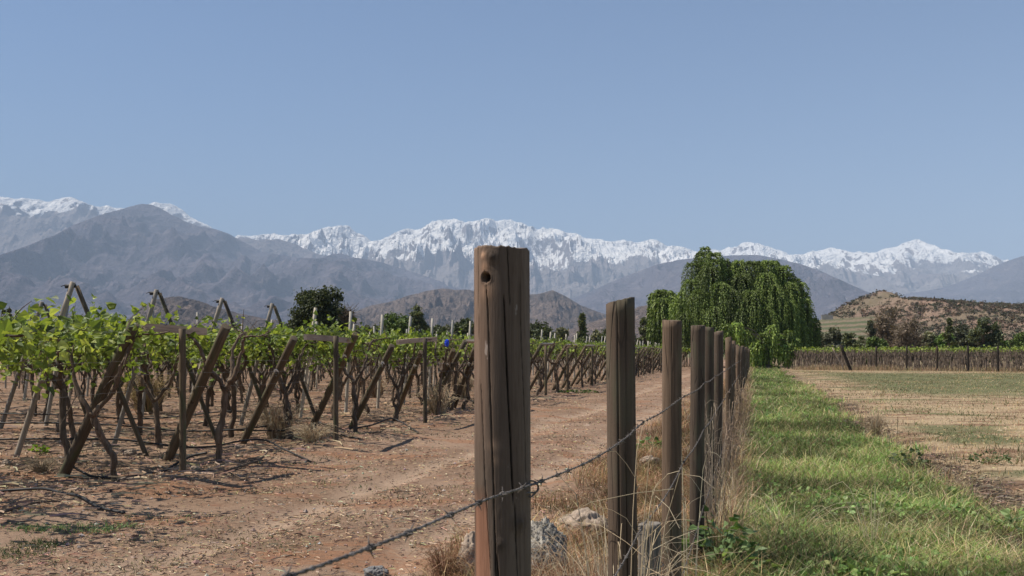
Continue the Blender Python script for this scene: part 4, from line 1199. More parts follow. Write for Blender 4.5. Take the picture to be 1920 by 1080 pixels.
# rows beyond: one sheet of trunks and leaves
def far_vines(mb, pts, leaf_n, leafsz, zc=2.0, spread=1.25, sticks=1, tr=.045):
    n = len(pts)
    P0 = np.array([(x, y) for x, y in pts], float)
    gz = ground_z(P0[:, 0], P0[:, 1])
    for k in range(n):
        x, y = P0[k]
        for _ in range(sticks):
            a = rng.uniform(0, 6.28)
            jx, jy = rng.normal(0, .12 * sticks, 2)
            m1 = (x + jx + rng.normal(0, .07), y + jy, .7 + gz[k])
            m2 = (m1[0] + rng.normal(0, .07), m1[1], 1.25 + gz[k])
            tube(mb, [(x + jx, y + jy, gz[k] - .05), m1, m2, (m2[0] + .25 * math.cos(a), m2[1] + .2 * math.sin(a), zc)], [tr, tr * .9, tr * .8, tr * .5], 4, m=1, caps=False)
            tube(mb, [m2, (m2[0] - .35 * math.cos(a), m2[1] - .3 * math.sin(a), zc)], [tr * .6, tr * .4], 4, m=1, caps=False)
    C = np.repeat(np.concatenate([P0, gz[:, None] + zc], 1), leaf_n, 0)
    C[:, :2] += rng.uniform(-spread, spread, (len(C), 2))
    C[:, 2] += rng.normal(0, .13, len(C))
    n = len(C)
    leaves(mb, C, leafsz * rng.uniform(.6, 1.2, n), .5, VCOL[rng.choice(5, n, p=[.3, .27, .2, .13, .10])] * rng.uniform(.75, 1.25, (n, 1)))
mb = MB()
far_vines(mb, [(v[0], v[1]) for v in rest if v[1] < 70], 90, .17)
far_vines(mb, [(v[0], v[1]) for v in rest if v[1] >= 70], 45, .26)
tag(obj('vineyard_rows', mb.mesh('vineyard_rows', [M['vine_leaf'], M['far_bark']], False)), 'distant vine rows merging into one band left of the fence', 'vineyard', kind='stuff')

# supports on the vineyard edge: square-set post, cross board, two leaning braces
def nine_mesh():
    cu = bpy.data.curves.new('nine', 'FONT'); cu.body = '9'; cu.size = .19; cu.extrude = .002; cu.align_x = 'CENTER'; cu.align_y = 'CENTER'; cu.offset = .006
    t = bpy.data.objects.new('nine', cu); COL.objects.link(t)
    bpy.context.view_layer.update()
    me = bpy.data.meshes.new_from_object(t.evaluated_get(bpy.context.evaluated_depsgraph_get()))
    bpy.data.objects.remove(t); bpy.data.curves.remove(cu)
    me.materials.clear(); me.materials.append(M['white_paint'])
    return me
NINE = nine_mesh()

def place_stick(parent, name, a, b, r, mat, seed, **kw):
    a, b = Vector(a), Vector(b)
    return stick(None, a, b, r, mat, name, parent, seed, **kw)

def nine_on(parent_brace, frac, L, r):
    o = obj('painted_number', NINE, parent_brace)
    # on the camera side of the brace, facing the track
    q = parent_brace.rotation_quaternion
    inv = q.inverted()
    view = Vector((.15, -1, .1)).normalized()
    lv = inv @ view; lv.z = 0; lv.normalize()
    up = inv @ Vector((0, 0, 1)); up = (up - lv * up.dot(lv)).normalized()
    right = up.cross(lv)
    mt = Matrix((right, up, lv)).transposed()
    o.rotation_mode = 'QUATERNION'; o.rotation_quaternion = mt.to_quaternion()
    o.location = Vector((0, 0, frac * L)) + lv * (r + .004)
    o['label'] = 'white painted figure 9'

braces = [((113, 890), (252, 606), 13.0, None), ((310, 862), (424, 612), 15.0, None), ((450, 832), (552, 634), 17.5, .72), ((575, 812), (668, 626), 20.0, .80),
          ((655, 800), (736, 648), 22.3, .80), ((739, 772), (790, 660), 25.5, .82), ((803, 757), (850, 656), 27.5, .80), ((849, 752), (890, 653), 29.5, .78)]
def brace_at(parent, k):
    (bx, by), (tx, ty), ty_, nine = braces[k]
    b = P(bx, by, F * EYE / (by - HY)); b.z = float(ground_z(b.x, b.y)) - .1
    if b.y > ty_ + 2.2:   # foot hidden in straw: keep the real length
        d = ty_ + 2.0; b = P(bx, by, d); b.z = float(ground_z(b.x, b.y)) - .1
    t = P(tx, ty, ty_)
    r = .078 if k < 2 else .072
    o = place_stick(parent, 'brace', b, t, r, M['brace'], 300 + k, sides=24, rings=16, taper=.06, rough=.05)
    if nine: nine_on(o, nine, (t - b).length, r)
    return o

def support(label, base, top_z, bar0, bar1, bl, post_r=.045, grp=None):
    o = thing('trellis_support', label, 'trellis', base, 0, grp)
    place_stick(o, 'post', base - Vector((0, 0, .15)), Vector((base.x, base.y, top_z)), post_r, M['brace'], rnd.randrange(999), sides=20, rings=14, taper=.02, rough=.06)
    a, b = Vector(bar0), Vector(bar1)
    d = (b - a); L = d.length
    mb = MB()
    # a slightly warped board
    n = 14; w, h = .028, .052
    rows = []
    for q_ in range(n):
        t = q_ / (n - 1); z = .006 * math.sin(t * 5) + rnd.gauss(0, .0012)
        rows.append([(-w, -h + z, t * L), (w, -h + z, t * L), (w, h + z, t * L), (-w, h + z, t * L)])
    V = np.array(rows).reshape(-1, 3)
    f = [(q_ * 4 + c_, q_ * 4 + (c_ + 1) % 4, q_ * 4 + 4 + (c_ + 1) % 4, q_ * 4 + 4 + c_) for q_ in range(n - 1) for c_ in range(4)]
    f += [(3, 2, 1, 0), ((n - 1) * 4, (n - 1) * 4 + 1, (n - 1) * 4 + 2, (n - 1) * 4 + 3)]
    mb.add(V, None, f)
    z = d.normalized(); y = Vector((0, 0, 1)); y = (y - z * y.dot(z)).normalized(); x = y.cross(z)
    mt = Matrix((x, y, z)).transposed()
    obj('crossbar', mb.mesh('crossbar', M['board'], False), o, a - o.location, mt.to_quaternion())
    for k in bl: brace_at(o, k)
    return o
SG = 'timber trellis supports along the vineyard edge'
b1, b2, b3 = G(342, 897), G(630, 836), G(797, 798)
support('front trellis support nearest the left with two thick leaning braces and a pale crossbar', b1, 2.07, P(268, 614, 13.25) , P(385, 621, 14.6), [0, 1], .047, SG)
support('second trellis support with two leaning braces marked 9', b2, 2.05, P(572, 632, 17.7), P(656, 638, 19.9), [2, 3], .050, SG)
support('third trellis support beside the pale straw tuft', b3, 2.07, P(745, 642, 22.6), P(818, 635, 25.2), [4, 5], .050, SG)
o = thing('trellis_support', 'bare pair of leaning braces marked 9 just left of the nearest fence post', 'trellis', G(830, 780), 0, SG)
brace_at(o, 6); brace_at(o, 7)
# farther supports along the edge
Yt = 28.9; k = 0; n_gap = 0
while Yt < 128:
    x, y = vy(Yt, rnd.gauss(0, .1)); base = onground(x, y)
    a = Vector((*vy(Yt - 1.15, 0), 2.05)); b = Vector((*vy(Yt + 1.15, 0), 2.07))
    lbl = 'weathered trellis support with crossbar farther along the vineyard edge'
    pxs = 960 + F * x / Yt
    if 1000 < pxs < 1145: lbl = ['first', 'second', 'third', 'fourth'][n_gap] + ' trellis support seen right of the nearest fence post'; n_gap += 1
    o = thing('trellis_support', lbl, 'trellis', base, 0, SG)
    place_stick(o, 'post', base - Vector((0, 0, .1)), Vector((x, y, 2.03)), .055, M['brace'], rnd.randrange(999), sides=10, rings=5)
    mb = MB(); tube(mb, [tuple(a - base), tuple(b - base)], .055, 4); obj('crossbar', mb.mesh('crossbar', M['grey_wood'] if k % 3 == 2 else M['board'], False), o)
    for s_ in (-1.2, 1.2):
        t = Vector((*vy(Yt + s_, 0), 2.05)); bb = Vector((*vy(Yt + s_ + .5, 1.35 + rnd.gauss(0, .1)), -.05))
        place_stick(o, 'brace', bb, t, .072, M['brace'], rnd.randrange(999), sides=10, rings=5)
    Yt += 5.0; k += 1

# tall A-frames and stakes that stick out above the canopy
def aframe(label, apex, dl, dr, rl=.045, wood='grey_wood', grp=None):
    base = onground(apex.x, apex.y)
    o = thing('trellis_a_frame', label, 'trellis pole', base, 0, grp)
    L = onground(apex.x - dl, apex.y + .05, -.1); Rr = onground(apex.x + dr, apex.y + .15, -.1)
    place_stick(o, 'pole', L, apex, rl, M[wood], rnd.randrange(999), sides=12, rings=8, taper=.12)
    q = place_stick(o, 'pole', Rr, apex + Vector((.02, .09, -.06)), rl * .9, M['brace'], rnd.randrange(999), sides=12, rings=8, taper=.12)
    q['label'] = 'dark pole'
    mb = MB(); tube(mb, [(-.13, 0, 0), (.04, .02, .01)], [.035, .03], 8); tube(mb, [(-.14, 0, .02), (-.2, 0, .0)], [.008, .006], 5)
    obj('wire_clamp', mb.mesh('wire_clamp', M['hose']), o, apex - base - Vector((0, 0, .07)))
AG = 'poles standing up through the vine canopy'
aframe('tallest A frame of poles above the leaves at the left', P(137, 529, 16.5), 1.0, 1.2, .048, grp=AG)
aframe('second A frame of poles above the leaves left of centre', P(294, 543, 18.6), .85, 1.15, .045, grp=AG)
aframe('third A frame of poles above the leaves, beside the thick brace end', P(417, 559, 21.2), .95, 1.1, .050, grp=AG)
aframe('fourth A frame of poles above the leaves, left of the dark tree', P(511, 569, 23.8), .8, 1.1, .050, grp=AG)
aframe('small A frame of poles standing deeper in at the far left', P(79, 566, 22.6), 1.0, 1.1, .050, grp=AG)
STK = post_mesh('trellis_stake', 3.0, .048, M['pale_wood'], 7, .1, sides=10, rings=5)
STK2 = post_mesh('trellis_stake', 3.0, .045, M['pale_wood'], 8, .1, sides=10, rings=5)
def stake(label, p, rx, ry, g_=AG, me=None):
    o = obj('trellis_stake', me or (STK if rnd.random() < .5 else STK2), None, p)
    o.rotation_mode = 'XYZ'; o.rotation_euler = (rx, ry, rnd.uniform(0, 6)) if False else (rx, ry, 0)
    tag(o, label, 'stake', g_)
def stake_px(label, tx, ty, Y, lean=.14):
    t = P(tx, ty, Y)
    b = Vector((t.x - lean * t.z, t.y, 0))
    o = obj('trellis_stake', STK, None, b)
    d = (t - b); o.rotation_mode = 'QUATERNION'; o.rotation_quaternion = d.to_track_quat('Z', 'Y'); o.scale = (1, 1, d.length / 3.0)
    tag(o, label, 'stake', AG)
stake_px('pale stake leaning out of the leaves in front of the dark tree', 592, 577, 26.0)
stake_px('pale stake at the right end of the second crossbar', 658, 584, 28.4, .05)
stake_px('pale stake right of the second support, in front of the green bushes', 717, 590, 30.8, .05)
stake_px('pale stake in front of the dark bush right of the green bushes', 770, 593, 33.2, .08)
stake_px('pale stake left of the blue scrap', 811, 597, 35.6, .05)
stake_px('pale stake above the blue scrap', 849, 600, 38, .06)
stake_px('pale stake close to the left side of the nearest post', 882, 602, 40.4, .05)
Yr = 42.8
cnt = 0; n_st = 0
lines = []
for s0 in (3.4, 8.2, 13.0, 17.8, 22.6, 27.4):
    y = 18.0 if s0 > 4 else 42.8
    while y < (140 if s0 < 10 else 110):
        lines.append((y, s0)); y += 2.42 if s0 < 5 else 3.4
for (y, s0) in lines:
    x, yy = vy(y, s0 + rnd.gauss(0, .15))
    if not (-.56 < x / yy < .3): continue
    lb = 'pale stake in the line nearest the track' if s0 < 5 else 'pale stake rising from the inner rows'
    if s0 < 5 and 1000 < 960 + F * x / yy < 1145 and n_st < 16: lb = ORD[n_st] + ' pale stake right of the nearest fence post, in the line by the track'; n_st += 1; stake(lb, onground(x, yy, -.1 + rnd.uniform(-.1, .06)), rnd.gauss(0, .03), rnd.gauss(.06, .05)); continue
    stake(lb + ' far along the vineyard' if yy > 60 else lb + ' in the nearer half of the vineyard', onground(x, yy, -.1 + rnd.uniform(-.1, .06)), rnd.gauss(0, .03), rnd.gauss(.06, .05))
    cnt += 1

# wires of the trellis
WG = 'trellis wires stretched along the vineyard edge'
for z_, lb in ((1.62, 'upper thin wire stretched along the vineyard edge below the canopy'), (1.43, 'middle thin wire stretched along the vineyard edge below the canopy'), (1.22, 'lowest thin wire stretched along the vineyard edge'), (2.06, 'canopy wire along the top of the vineyard edge')):
    mb = MB()
    tube(mb, [(*vy(y, .25), z_ + .02 * math.sin(y)) for y in np.arange(7, 70, 1.2)], .0018, 4)
    tag(obj('trellis_wire', mb.mesh('trellis_wire', M['thin_wire'])), lb, 'wire', WG)

# drip hoses
def hose(label, pts, r=.009):
    ps = [P(a, b, c) for a, b, c in pts]
    for p in ps:
        p.z = max(p.z + .01, float(ground_z(p.x, p.y)) + r + .015)
    r *= 1.6
    c = spline(ps, 50)
    mb = MB(); tube(mb, c, r, 8)
    o = obj('drip_hose', mb.mesh('drip_hose', M['hose'])); tag(o, label, 'hose', 'black drip hoses')
hose('black drip hose arching over the soil at the left edge', [(-60, 935, 12.4), (0, 926, 12.5), (45, 919, 12.5), (85, 918, 12.3), (115, 930, 12.0), (150, 950, 11.5), (185, 963, 10.9), (233, 968, 10.6)], .011)
hose('black drip hose curling to the foot of the first square post', [(125, 868, 14.2), (150, 884, 14.2), (178, 895, 13.9), (230, 899, 13.7), (280, 894, 14.0), (310, 884, 14.4), (335, 868, 14.6), (360, 856, 14.8), (388, 850, 14.8)], .011)
hose('long black drip hose running behind the first two supports', [(-60, 826, 16.6), (60, 824, 16.6), (150, 824, 16.6), (235, 826, 16.7), (290, 833, 16.7), (345, 839, 16.7), (400, 838, 16.8), (450, 828, 17.0), (495, 826, 17.3), (530, 842, 16.6), (560, 858, 16.2), (583, 868, 15.8)], .010)
hose('black drip hose ending between the second and third supports', [(400, 806, 20), (470, 808, 20), (560, 808, 20), (605, 808, 20), (630, 815, 19.6), (655, 828, 19.2), (672, 833, 19.0)], .011)
hose('black drip hose sagging to the third support', [(585, 788, 23), (630, 803, 22.4), (665, 803, 22.4), (700, 797, 22.6), (730, 786, 23.2), (748, 790, 23.2), (765, 803, 22.8), (784, 817, 21.0)], .012)
hose('thin black hose low along the second inner vine row', [(-80, 795, 19.6), (80, 794, 19.6), (200, 797, 19.6), (330, 808, 19.6), (420, 808, 19.7), (500, 800, 19.8)], .010)
hose('black drip hose across the third inner vine row', [(-80, 776, 22.5), (100, 778, 22.5), (250, 786, 22.5), (330, 782, 22.5), (430, 772, 22.6), (520, 776, 22.6)], .010)

# blue scrap on the canopy
mb = MB()
g = np.random.default_rng(3)
th = np.linspace(0, 2 * math.pi, 14, endpoint=False)
V = []
for z in np.linspace(-.09, .09, 7):
    rr_ = .055 * math.sqrt(max(.05, 1 - (z / .1) ** 2)) * (1 + .35 * g.normal(size=14) * .5)
    V += [(rr_[q_] * math.cos(th[q_]), rr_[q_] * math.sin(th[q_]), z) for q_ in range(14)]
f = [(a * 14 + b, a * 14 + (b + 1) % 14, (a + 1) * 14 + (b + 1) % 14, (a + 1) * 14 + b) for a in range(6) for b in range(14)]
mb.add(V, None, f + [])
tag(obj('plastic_scrap', mb.mesh('plastic_scrap', M['blue_plastic'], False), None, P(838, 643, 24.5)), 'small bright blue plastic scrap caught on the trellis', 'scrap')
# fallen branches in front of the vines, plus one modelled cast shadow
def branch(label, pts, r, seed):
    g = random.Random(seed); mb = MB()
    ps = [G(a, b) + Vector((0, 0, c)) for a, b, c in pts]
    tube(mb, spline(ps, 16), np.linspace(r, r * .4, 16), 7, rough=.3, seed=seed)
    for _ in range(4):
        s = ps[g.randrange(1, len(ps))]
        e = s + Vector((g.gauss(0, .25), g.gauss(0, .25), g.uniform(.0, .12)))
        tube(mb, spline([s, s.lerp(e, .5), e], 5), np.linspace(r * .4, r * .15, 5), 5)
    tag(obj('branch_or_shadow', mb.mesh('branch_or_shadow', M['bark'])), label, 'branch')
branch('dark forked stick standing in for the crossbar shadow on the soil between the first and second supports', [(430, 892, .02), (462, 882, .05), (488, 872, .06), (505, 862, .12)], .028, 1)  # solid dark shape laid where the first crossbar's shadow falls
branch('dead stick lying in front of the second support', [(372, 897, .01), (420, 896, .03), (455, 903, .01)], .014, 2)
branch('stick lying on the track left of the nearest post', [(738, 925, .01), (752, 925, .02), (766, 924, .01)], .008, 3)
branch('thin twig arching over the track below the third support', [(690, 822, .02), (712, 820, .03), (726, 811, .08)], .012, 4)
branch('tangle of twigs by the hose at the left edge', [(-10, 985, .02), (30, 968, .03), (75, 958, .05), (112, 952, .02)], .02, 5)

# ------------------------------------------------------------------ far vineyard on the right
fe = lambda u: np.array([P(1500, 0, 99.5).x + u * (P(1990, 0, 87).x - P(1500, 0, 99.5).x), 99.5 - 12.5 * u])
mb = MB()
pts = []
for u in np.linspace(0, 1, 96):
    for dpt in (0, 1.1, 2.3, 3.6, 5.2, 7, 9.5, 12):
        p = fe(u) + np.array([.05, 1.0]) * dpt + rng.normal(0, .12, 2)
        pts.append((p[0], p[1]))
far_vines(mb, pts, 4, .17, 1.98, .35, 1, .036)
tag(obj('far_vineyard_rows', mb.mesh('far_vineyard_rows', [M['vine_leaf'], mat_plain('far_bark_dark', (.15, .115, .088), .9, .5, 3)], False)), 'wall of thin brown vine trunks behind the mown field on the right', 'vineyard', kind='stuff')
PG = 'dark posts along the far vineyard'
for q_, px in enumerate((1643, 1700, 1757, 1815, 1871, 1926)):
    u = (px - 1500) / 490
    Yq = 99.5 - 12.5 * u - 1.3
    b = onground((px - 960) / F * Yq, Yq, -.1)
    lb = ['first upright dark post right of the leaning one at the far vineyard', 'second upright dark post at the far vineyard', 'third upright dark post at the far vineyard', 'fourth upright dark post at the far vineyard', 'dark post at the far vineyard nearest the right edge', 'last dark post at the frame edge'][q_]
    me = post_mesh('vineyard_post', 2.4, .10, M['dark_wood'], 400 + q_, sides=10, rings=6)
    tag(obj('vineyard_post', me, None, b), lb, 'post', PG)
a, b = onground(P(1596, 690, 94).x, 94, -.1), P(1576, 647, 94)
o = obj('vineyard_post', post_mesh('vineyard_post', (b - a).length, .15, M['dark_wood'], 410, sides=10, rings=6), None, a, (b - a).to_track_quat('Z', 'Y'))
tag(o, 'thick dark post leaning left at the left end of the far vineyard', 'post', PG)
a, b = onground(P(1584, 690, 95).x, 95, -.1), P(1561, 652, 95)
o = obj('vineyard_post', post_mesh('vineyard_post', (b - a).length, .06, M['grey_wood'], 411, sides=10, rings=6), None, a, (b - a).to_track_quat('Z', 'Y'))
tag(o, 'thin pale pole leaning left at the left end of the far vineyard', 'post', PG)

# ------------------------------------------------------------------ trees
def tree(name, label, px, topy, wpx, Y, cols, seed, shape='round', dens=1.0, basez=0.0, lsize=.34, bare=False, cat='tree', group=None, depthf=.8, lowf=.12):
    g = np.random.default_rng(seed)
    x0 = (px - 960) / F * Y
    H = EYE + (HY - topy) / F * Y
    W = wpx / F * Y
    o = thing(name, label, cat, onground(x0, Y), 0, group)
    mb = MB()
    hub = H * (.35 if shape != 'cone' else .9)
    tube(mb, spline([(0, 0, -.2), (g.normal() * .1, 0, H * .15), (g.normal() * .15, 0, hub)], 10), np.linspace(.05 * W + .08, .03 * W + .03, 10), 9, rough=.2, seed=seed)
    # clumps
    nb = int((40 if shape == 'round' else 18) * dens)
    cl = []
    for q_ in range(nb):
        for _ in range(40):
            u = g.uniform(-1, 1, 3)
            if shape == 'cone':
                t = g.uniform(0, 1) ** .8
                rr_ = (1 - t) ** .8
                c = np.array([u[0] * rr_ * W * .42, u[1] * rr_ * W * .42, H * (lowf + (1 - lowf - .05) * t)]); rad = W * (.10 + .14 * (1 - t)); ok = True
            else:
                ok = (u ** 2).sum() < 1 and (u ** 2).sum() > .12
                c = np.array([u[0] * W * .42, u[1] * W * .42 * depthf, H * (lowf + (1 - lowf) * .5) + u[2] * H * (1 - lowf) * .42]); rad = W * g.uniform(.10, .19)
            if ok: break
        cl.append((c, rad))
        tube(mb, spline([(0, 0, min(hub, c[2] * .7)), tuple(np.array([0, 0, hub]) * .3 + c * .5), tuple(c)], 7), np.linspace(.012 * W + .03, .02, 7), 5, caps=False)
        if bare:
            for _k in range(26):
                e = c + g.normal(size=3) * rad * 1.2
                tube(mb, [tuple(c * .8), tuple((c + e) / 2 + g.normal(size=3) * .1), tuple(e)], [.03, .022, .012], 3, (1, 1, 1), caps=False)
    obj('trunk', mb.mesh('trunk', M['tree_bark']), o)
    mb = MB()
    for c, rad in cl:
        n = int(190 * (.35 if bare else 1) * max(.5, (rad / .9) ** 1.5) * max(1, .34 / lsize) ** 1.2)
        n = min(n, 900)
        d = g.normal(size=(n, 3)); d /= np.linalg.norm(d, axis=1)[:, None]
        r_ = rad * (g.uniform(.25, 1, n) ** .5) * (1 + .35 * g.normal(size=n) * .6)
        C = c + d * r_[:, None] * (1.1, 1, .85)
        C[:, 2] = np.maximum(C[:, 2], .15)
        tone = g.uniform(.75, 1.25)
        ci = g.integers(0, len(cols), n)
        leaves(mb, C, lsize * g.uniform(.5, 1.15, n), .25, np.array(cols)[ci] * tone * g.uniform(.75, 1.25, (n, 1)), LEAF, g)
    obj('crown', mb.mesh('crown', M['tree_leaf'], False), o)
    return o
DK = [(.08, .10, .048), (.11, .13, .062), (.15, .17, .08)]
MG = [(.08, .12, .035), (.11, .165, .045), (.15, .20, .06)]
BG = [(.11, .19, .04), (.16, .24, .06)]
GG = [(.13, .14, .085), (.17, .18, .11), (.21, .21, .14)]
BR = [(.15, .115, .08), (.19, .15, .11), (.24, .19, .14)]
tree('broadleaf_tree', 'dark olive tree with an uneven round crown behind the vineyard', 596, 524, 104, 95, [(.035, .047, .02), (.055, .07, .028), (.08, .095, .04)], 1, dens=1.7, lsize=.24, lowf=.18)
tree('broadleaf_tree', 'half bare brown tree right of the dark olive tree', 642, 566, 52, 97, BR, 2, dens=.9, bare=True, lsize=.22)
tree('conifer_tree', 'small dark conifer at the far left edge', 7, 576, 18, 160, DK, 3, 'cone', 1.2, lsize=.35)
tree('conifer_tree', 'second small dark conifer at the far left', 17, 573, 16, 162, DK, 4, 'cone', 1.2, lsize=.35)
tree('shrub', 'round dark shrub at the far left behind the vines', 40, 592, 50, 165, DK, 5, lsize=.35, cat='shrub')
tree('broadleaf_tree', 'bright green bushy tree behind the vineyard left of the nearest post', 742, 585, 66, 120, MG, 6, dens=1.2, lsize=.3)
tree('broadleaf_tree', 'dark green tree beside the bright green one', 781, 570, 40, 124, DK, 7, dens=1.1, lsize=.28)
tree('conifer_tree', 'little pointed tree left of the bright green bushes', 718, 581, 15, 126, DK, 8, 'cone', 1.0, lsize=.28)
tree('shrub', 'dark shrub just left of the nearest post', 868, 590, 52, 128, DK, 9, cat='shrub', lsize=.3)
tree('shrub', 'low dark shrub between the dark tree and the nearest post', 826, 600, 36, 128, DK, 10, cat='shrub', lsize=.3)
tree('broadleaf_tree', 'dark spreading tree just right of the nearest post', 1010, 601, 66, 130, DK, 11, dens=1.2, lsize=.3)
tree('shrub', 'grey green shrub right of the spreading tree', 1052, 612, 36, 135, GG, 12, cat='shrub', lsize=.3)
tree('conifer_tree', 'dark pointed tree halfway between the nearest and second posts', 1091, 586, 38, 130, DK, 13, 'cone', 1.5, lsize=.28, lowf=.02)
tree('broadleaf_tree', 'dark tree showing between second post and willow', 1210, 586, 30, 140, DK, 14, lsize=.3)
sh = random.Random(4)
hx0 = [(675, 604, GG), (695, 600, DK), (805, 604, MG), (845, 606, GG), (960, 612, DK), (985, 610, DK), (1035, 614, GG), (1120, 612, GG), (1145, 612, DK), (1170, 608, GG), (100, 604, DK), (150, 607, GG), (330, 606, DK), (470, 606, GG), (535, 603, DK)]
HL = ['low grey shrub in the hedge line right of the half bare brown tree', 'dark shrub in the hedge line left of the little pointed tree', 'low green shrub just right of the dark green tree', 'low grey shrub left of the dark shrub beside the nearest post',
      'low dark shrub directly behind the nearest post', 'low dark shrub touching the right side of the nearest post', 'low grey shrub right of the dark spreading tree', 'low grey shrub just right of the dark pointed tree', 'low dark shrub left of the second post',
      'grey shrub hidden behind the second post', 'low dark shrub behind the tallest A frame', 'low grey shrub between the first and second A frames', 'low dark shrub between the second and third A frames', 'low grey shrub between the third and fourth A frames', 'low dark shrub just left of the dark olive tree']
for q_, (px, ty, c) in enumerate(hx0):
    tree('shrub', HL[q_], px, ty, sh.uniform(28, 46), 145 + sh.uniform(-6, 10), c, 40 + q_, cat='shrub', group='shrubs in the hedge line behind the vineyard', dens=.8, lsize=.35)
RG = 'trees and bushes behind the far vineyard on the right'
for q_, (lb, px, ty, w, c, shp, nm, br_) in enumerate([
    ('grey green bush nearest the right side of the willow', 1562, 612, 56, GG, 'round', 'shrub', False),
    ('dark round bush right of the grey green one', 1594, 619, 36, DK, 'round', 'shrub', False),
    ('small dark bush right of the round bush', 1618, 624, 30, DK, 'round', 'shrub', False),
    ('pointed dark tree in front of the brown trees', 1632, 596, 30, GG, 'cone', 'conifer_tree', False),
    ('tall brown grey half bare tree on the right', 1668, 572, 84, BR, 'round', 'broadleaf_tree', True),
    ('second brown half bare tree right of the tallest one', 1706, 592, 56, BR, 'round', 'broadleaf_tree', True),
    ('bright green bush below the brown trees', 1772, 622, 50, BG, 'round', 'shrub', False),
    ('low green bush below the second brown tree', 1640, 630, 46, MG, 'round', 'shrub', False),
    ('thin pointed dark tree on the right', 1779, 592, 26, DK, 'cone', 'conifer_tree', False),
    ('dark olive tree right of the pointed one', 1806, 602, 58, GG, 'round', 'broadleaf_tree', False),
    ('broad dark tree toward the right edge', 1848, 588, 60, DK, 'round', 'broadleaf_tree', False),
    ('bright green bush in front of the broad dark tree', 1862, 626, 54, BG, 'round', 'shrub', False),
    ('green bush at the right edge', 1912, 624, 44, MG, 'round', 'shrub', False),
    ('grey bush between the brown trees and the bright bush', 1738, 618, 44, GG, 'round', 'shrub', False)]):
    tree(nm, lb, px, ty, w, 122 + (q_ * 7) % 16, c, 70 + q_, shp, 1.1, bare=br_, cat='tree' if nm != 'shrub' else 'shrub', group=RG, lsize=.3, lowf=.02)

# ------------------------------------------------------------------ weeping willows
WC = np.array([(.12, .175, .036), (.165, .225, .05), (.065, .10, .022), (.24, .31, .085)])
def willow(label, px, Y, domes, trunk_h, seed, tone=1.0, leafs=.30, strands=46):
    """domes: (px, py_top, radius_px, py_bottom, depth offset m)"""
    g = np.random.default_rng(seed)
    x0 = (px - 960) / F * Y
    o = thing('willow_tree', label, 'tree', onground(x0, Y))
    tr, cr_ = MB(), MB()
    tube(tr, spline([(0, 0, -.3), (.15, 0, trunk_h * .4), (-.1, .1, trunk_h)], 12), np.linspace(.75, .45, 12) * (trunk_h / 6), 12, rough=.2, seed=seed)
    Cs, Ax, Cc, Sz = [], [], [], []
    for (dx, pyt, rp, pyb, dy) in domes:
        Yd = Y + dy
        c = P(dx, pyt, Yd); cx, cz = c.x - x0, c.z
        rad = rp / F * Yd
        zb = EYE - (pyb - HY) / F * Yd
        top = np.array([cx, dy, cz - .5])
        tube(tr, spline([(0, 0, trunk_h * .8), tuple(np.array([cx * .45, dy * .45, trunk_h + (cz - trunk_h) * .6])), tuple(top)], 10), np.linspace(.16, .04, 10) * (trunk_h / 6.5), 6, rough=.2, seed=seed)
        ns = int(strands * max(.6, rad / 1.6))
        tn = g.uniform(.6, 1.35)
        for _ in range(ns):
            a = g.uniform(0, 2 * math.pi); rr_ = rad * math.sqrt(g.uniform(0.03, 1))
            rise = g.uniform(-.5, .35) - .5 * (rr_ / rad) ** 2 * rad * .9
            L = (cz - zb) * g.uniform(.5, 1.0)
            m_ = int(max(8, L / .17))
            t = np.linspace(0, 1, m_)
            # out along an arch, then hanging
            out = rr_ * np.minimum(1, t * L / max(.3, rr_) * .9)
            arch = .35 * np.sin(np.minimum(1, t * L / max(.5, rr_ * 1.4)) * math.pi) * min(1.2, rr_)
            drop = np.maximum(0, t * L - rr_ * .55)
            sway = g.normal(0, .10)
            p = np.stack([cx + np.cos(a) * out + sway * t, dy + np.sin(a) * out + g.normal(0, .1) * t, cz + rise * np.minimum(1, t * 3) + arch - drop - .25], 1)
            p[:, 2] = np.maximum(p[:, 2], .25 + g.uniform(0, .3))
            rep = 3
            p = np.repeat(p, rep, 0) + g.normal(size=(m_ * rep, 3)) * (.055, .055, .06)
            Cs.append(p)
            Ax.append(np.repeat(np.stack([np.cos(a) * (1 - t), np.sin(a) * (1 - t), -.5 - t], 1), rep, 0))
            st_ = g.uniform(.6, 1.45)
            Cc.append(WC[g.choice(4, m_ * rep, p=[.34, .28, .24, .14])] * st_ * tn * tone)
    C = np.concatenate(Cs); n = len(C)
    shp = LANCE.copy(); shp[:, 0] *= 1.35
    leaves(cr_, C, leafs * g.uniform(.6, 1.25, n), .1, np.concatenate(Cc), shp, g, np.concatenate(Ax))
    obj('trunk', tr.mesh('trunk', M['tree_bark']), o)
    obj('crown', cr_.mesh('crown', M['willow_leaf'], False), o)
    print('willow leaves', n)
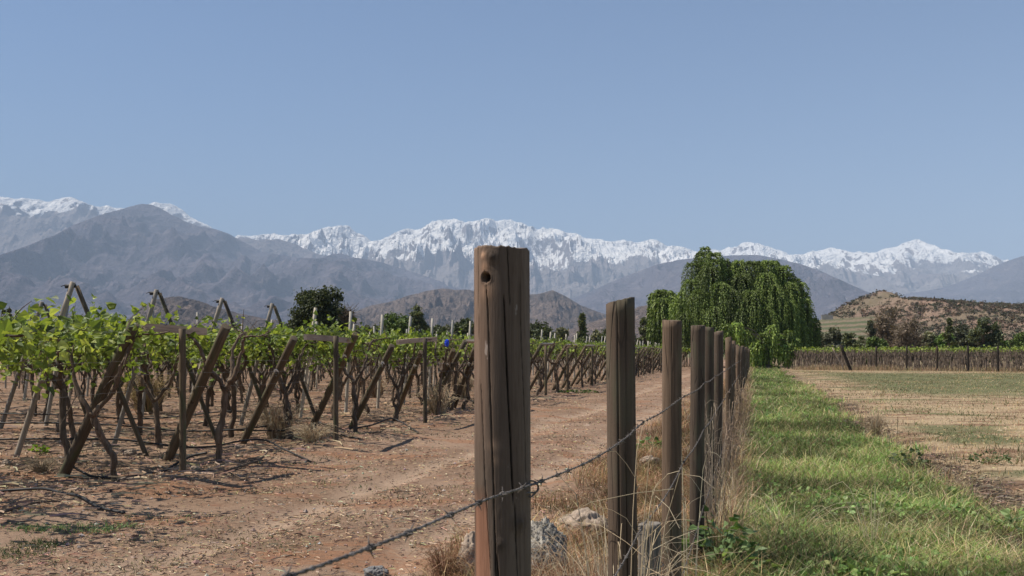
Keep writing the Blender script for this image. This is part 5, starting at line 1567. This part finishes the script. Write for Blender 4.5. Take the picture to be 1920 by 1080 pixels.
big = [(1322, 462, 13, 520, 0), (1316, 472, 22, 560, 1), (1340, 474, 24, 560, -1), (1360, 486, 16, 540, 0), (1298, 492, 22, 570, 1), (1330, 500, 34, 600, -2.5), (1296, 525, 26, 640, -1), (1284, 560, 18, 650, 0),
       (1378, 500, 26, 580, 1.5), (1400, 493, 24, 600, 0), (1425, 492, 26, 600, 1), (1448, 490, 26, 590, 0), (1462, 500, 24, 600, -1), (1478, 512, 18, 600, 0), (1390, 515, 34, 640, -2.5), (1435, 512, 36, 640, -3),
       (1350, 530, 34, 640, -3.5), (1312, 545, 28, 650, -3), (1372, 545, 34, 650, -4), (1410, 545, 34, 660, -4.5), (1450, 535, 32, 655, -4), (1480, 530, 26, 650, -2), (1490, 522, 16, 620, 1),
       (1340, 575, 34, 665, -4.5), (1390, 580, 34, 670, -5), (1435, 575, 34, 672, -5), (1475, 565, 28, 672, -4), (1500, 548, 20, 665, 0), (1508, 560, 20, 668, -1.5), (1515, 580, 17, 672, -1), (1520, 605, 14, 674, -1), (1528, 618, 10, 672, 0),
       (1496, 600, 22, 675, -3.5), (1465, 610, 26, 676, -5), (1420, 615, 28, 676, -5), (1300, 600, 24, 655, -2), (1330, 615, 26, 665, -3), (1370, 618, 28, 668, -4), (1440, 560, 40, 660, 3), (1380, 560, 40, 660, 3), (1320, 560, 34, 650, 3), (1490, 590, 26, 670, 3), (1372, 492, 22, 590, 0), (1385, 488, 20, 590, -1), (1412, 490, 24, 600, -2), (1345, 486, 24, 600, -1.5), (1440, 489, 24, 600, -1), (1278, 548, 18, 650, -1), (1270, 560, 16, 652, 0), (1282, 585, 24, 655, -2), (1470, 498, 20, 600, 0), (1500, 530, 18, 640, 0), (1524, 596, 14, 676, -1), (1360, 600, 30, 670, -4)]
willow('tall dense weeping willow right of the fence line', 1425, 118, big, 6.5, 1, 1.0, .235, 62)
willow('lower narrow weeping willow on the left of the tall one', 1244, 124, [(1238, 543, 16, 640, 0), (1252, 545, 16, 640, 0), (1228, 548, 12, 645, 1), (1262, 556, 12, 640, -1), (1240, 560, 22, 650, -1.5), (1226, 575, 10, 650, 0), (1255, 585, 18, 652, -1.5), (1235, 600, 18, 652, -1.5), (1225, 605, 9, 652, -1)], 4.5, 2, 1.0, .34, 64)
willow('young bright green willow hanging in front of the tall one by the fence', 1440, 103, [(1430, 622, 14, 680, 0), (1447, 608, 12, 660, 0), (1465, 625, 14, 682, .5), (1480, 618, 13, 660, .5), (1418, 640, 12, 685, 0), (1440, 640, 12, 684, 0), (1476, 645, 11, 682, 0), (1492, 632, 10, 660, .5), (1382, 604, 15, 645, -1), (1360, 606, 13, 640, -1), (1398, 618, 12, 650, -1)], 2.6, 3, 1.35, .28, 50)
print('stakes', cnt, 'vines', len(near), len(rest))
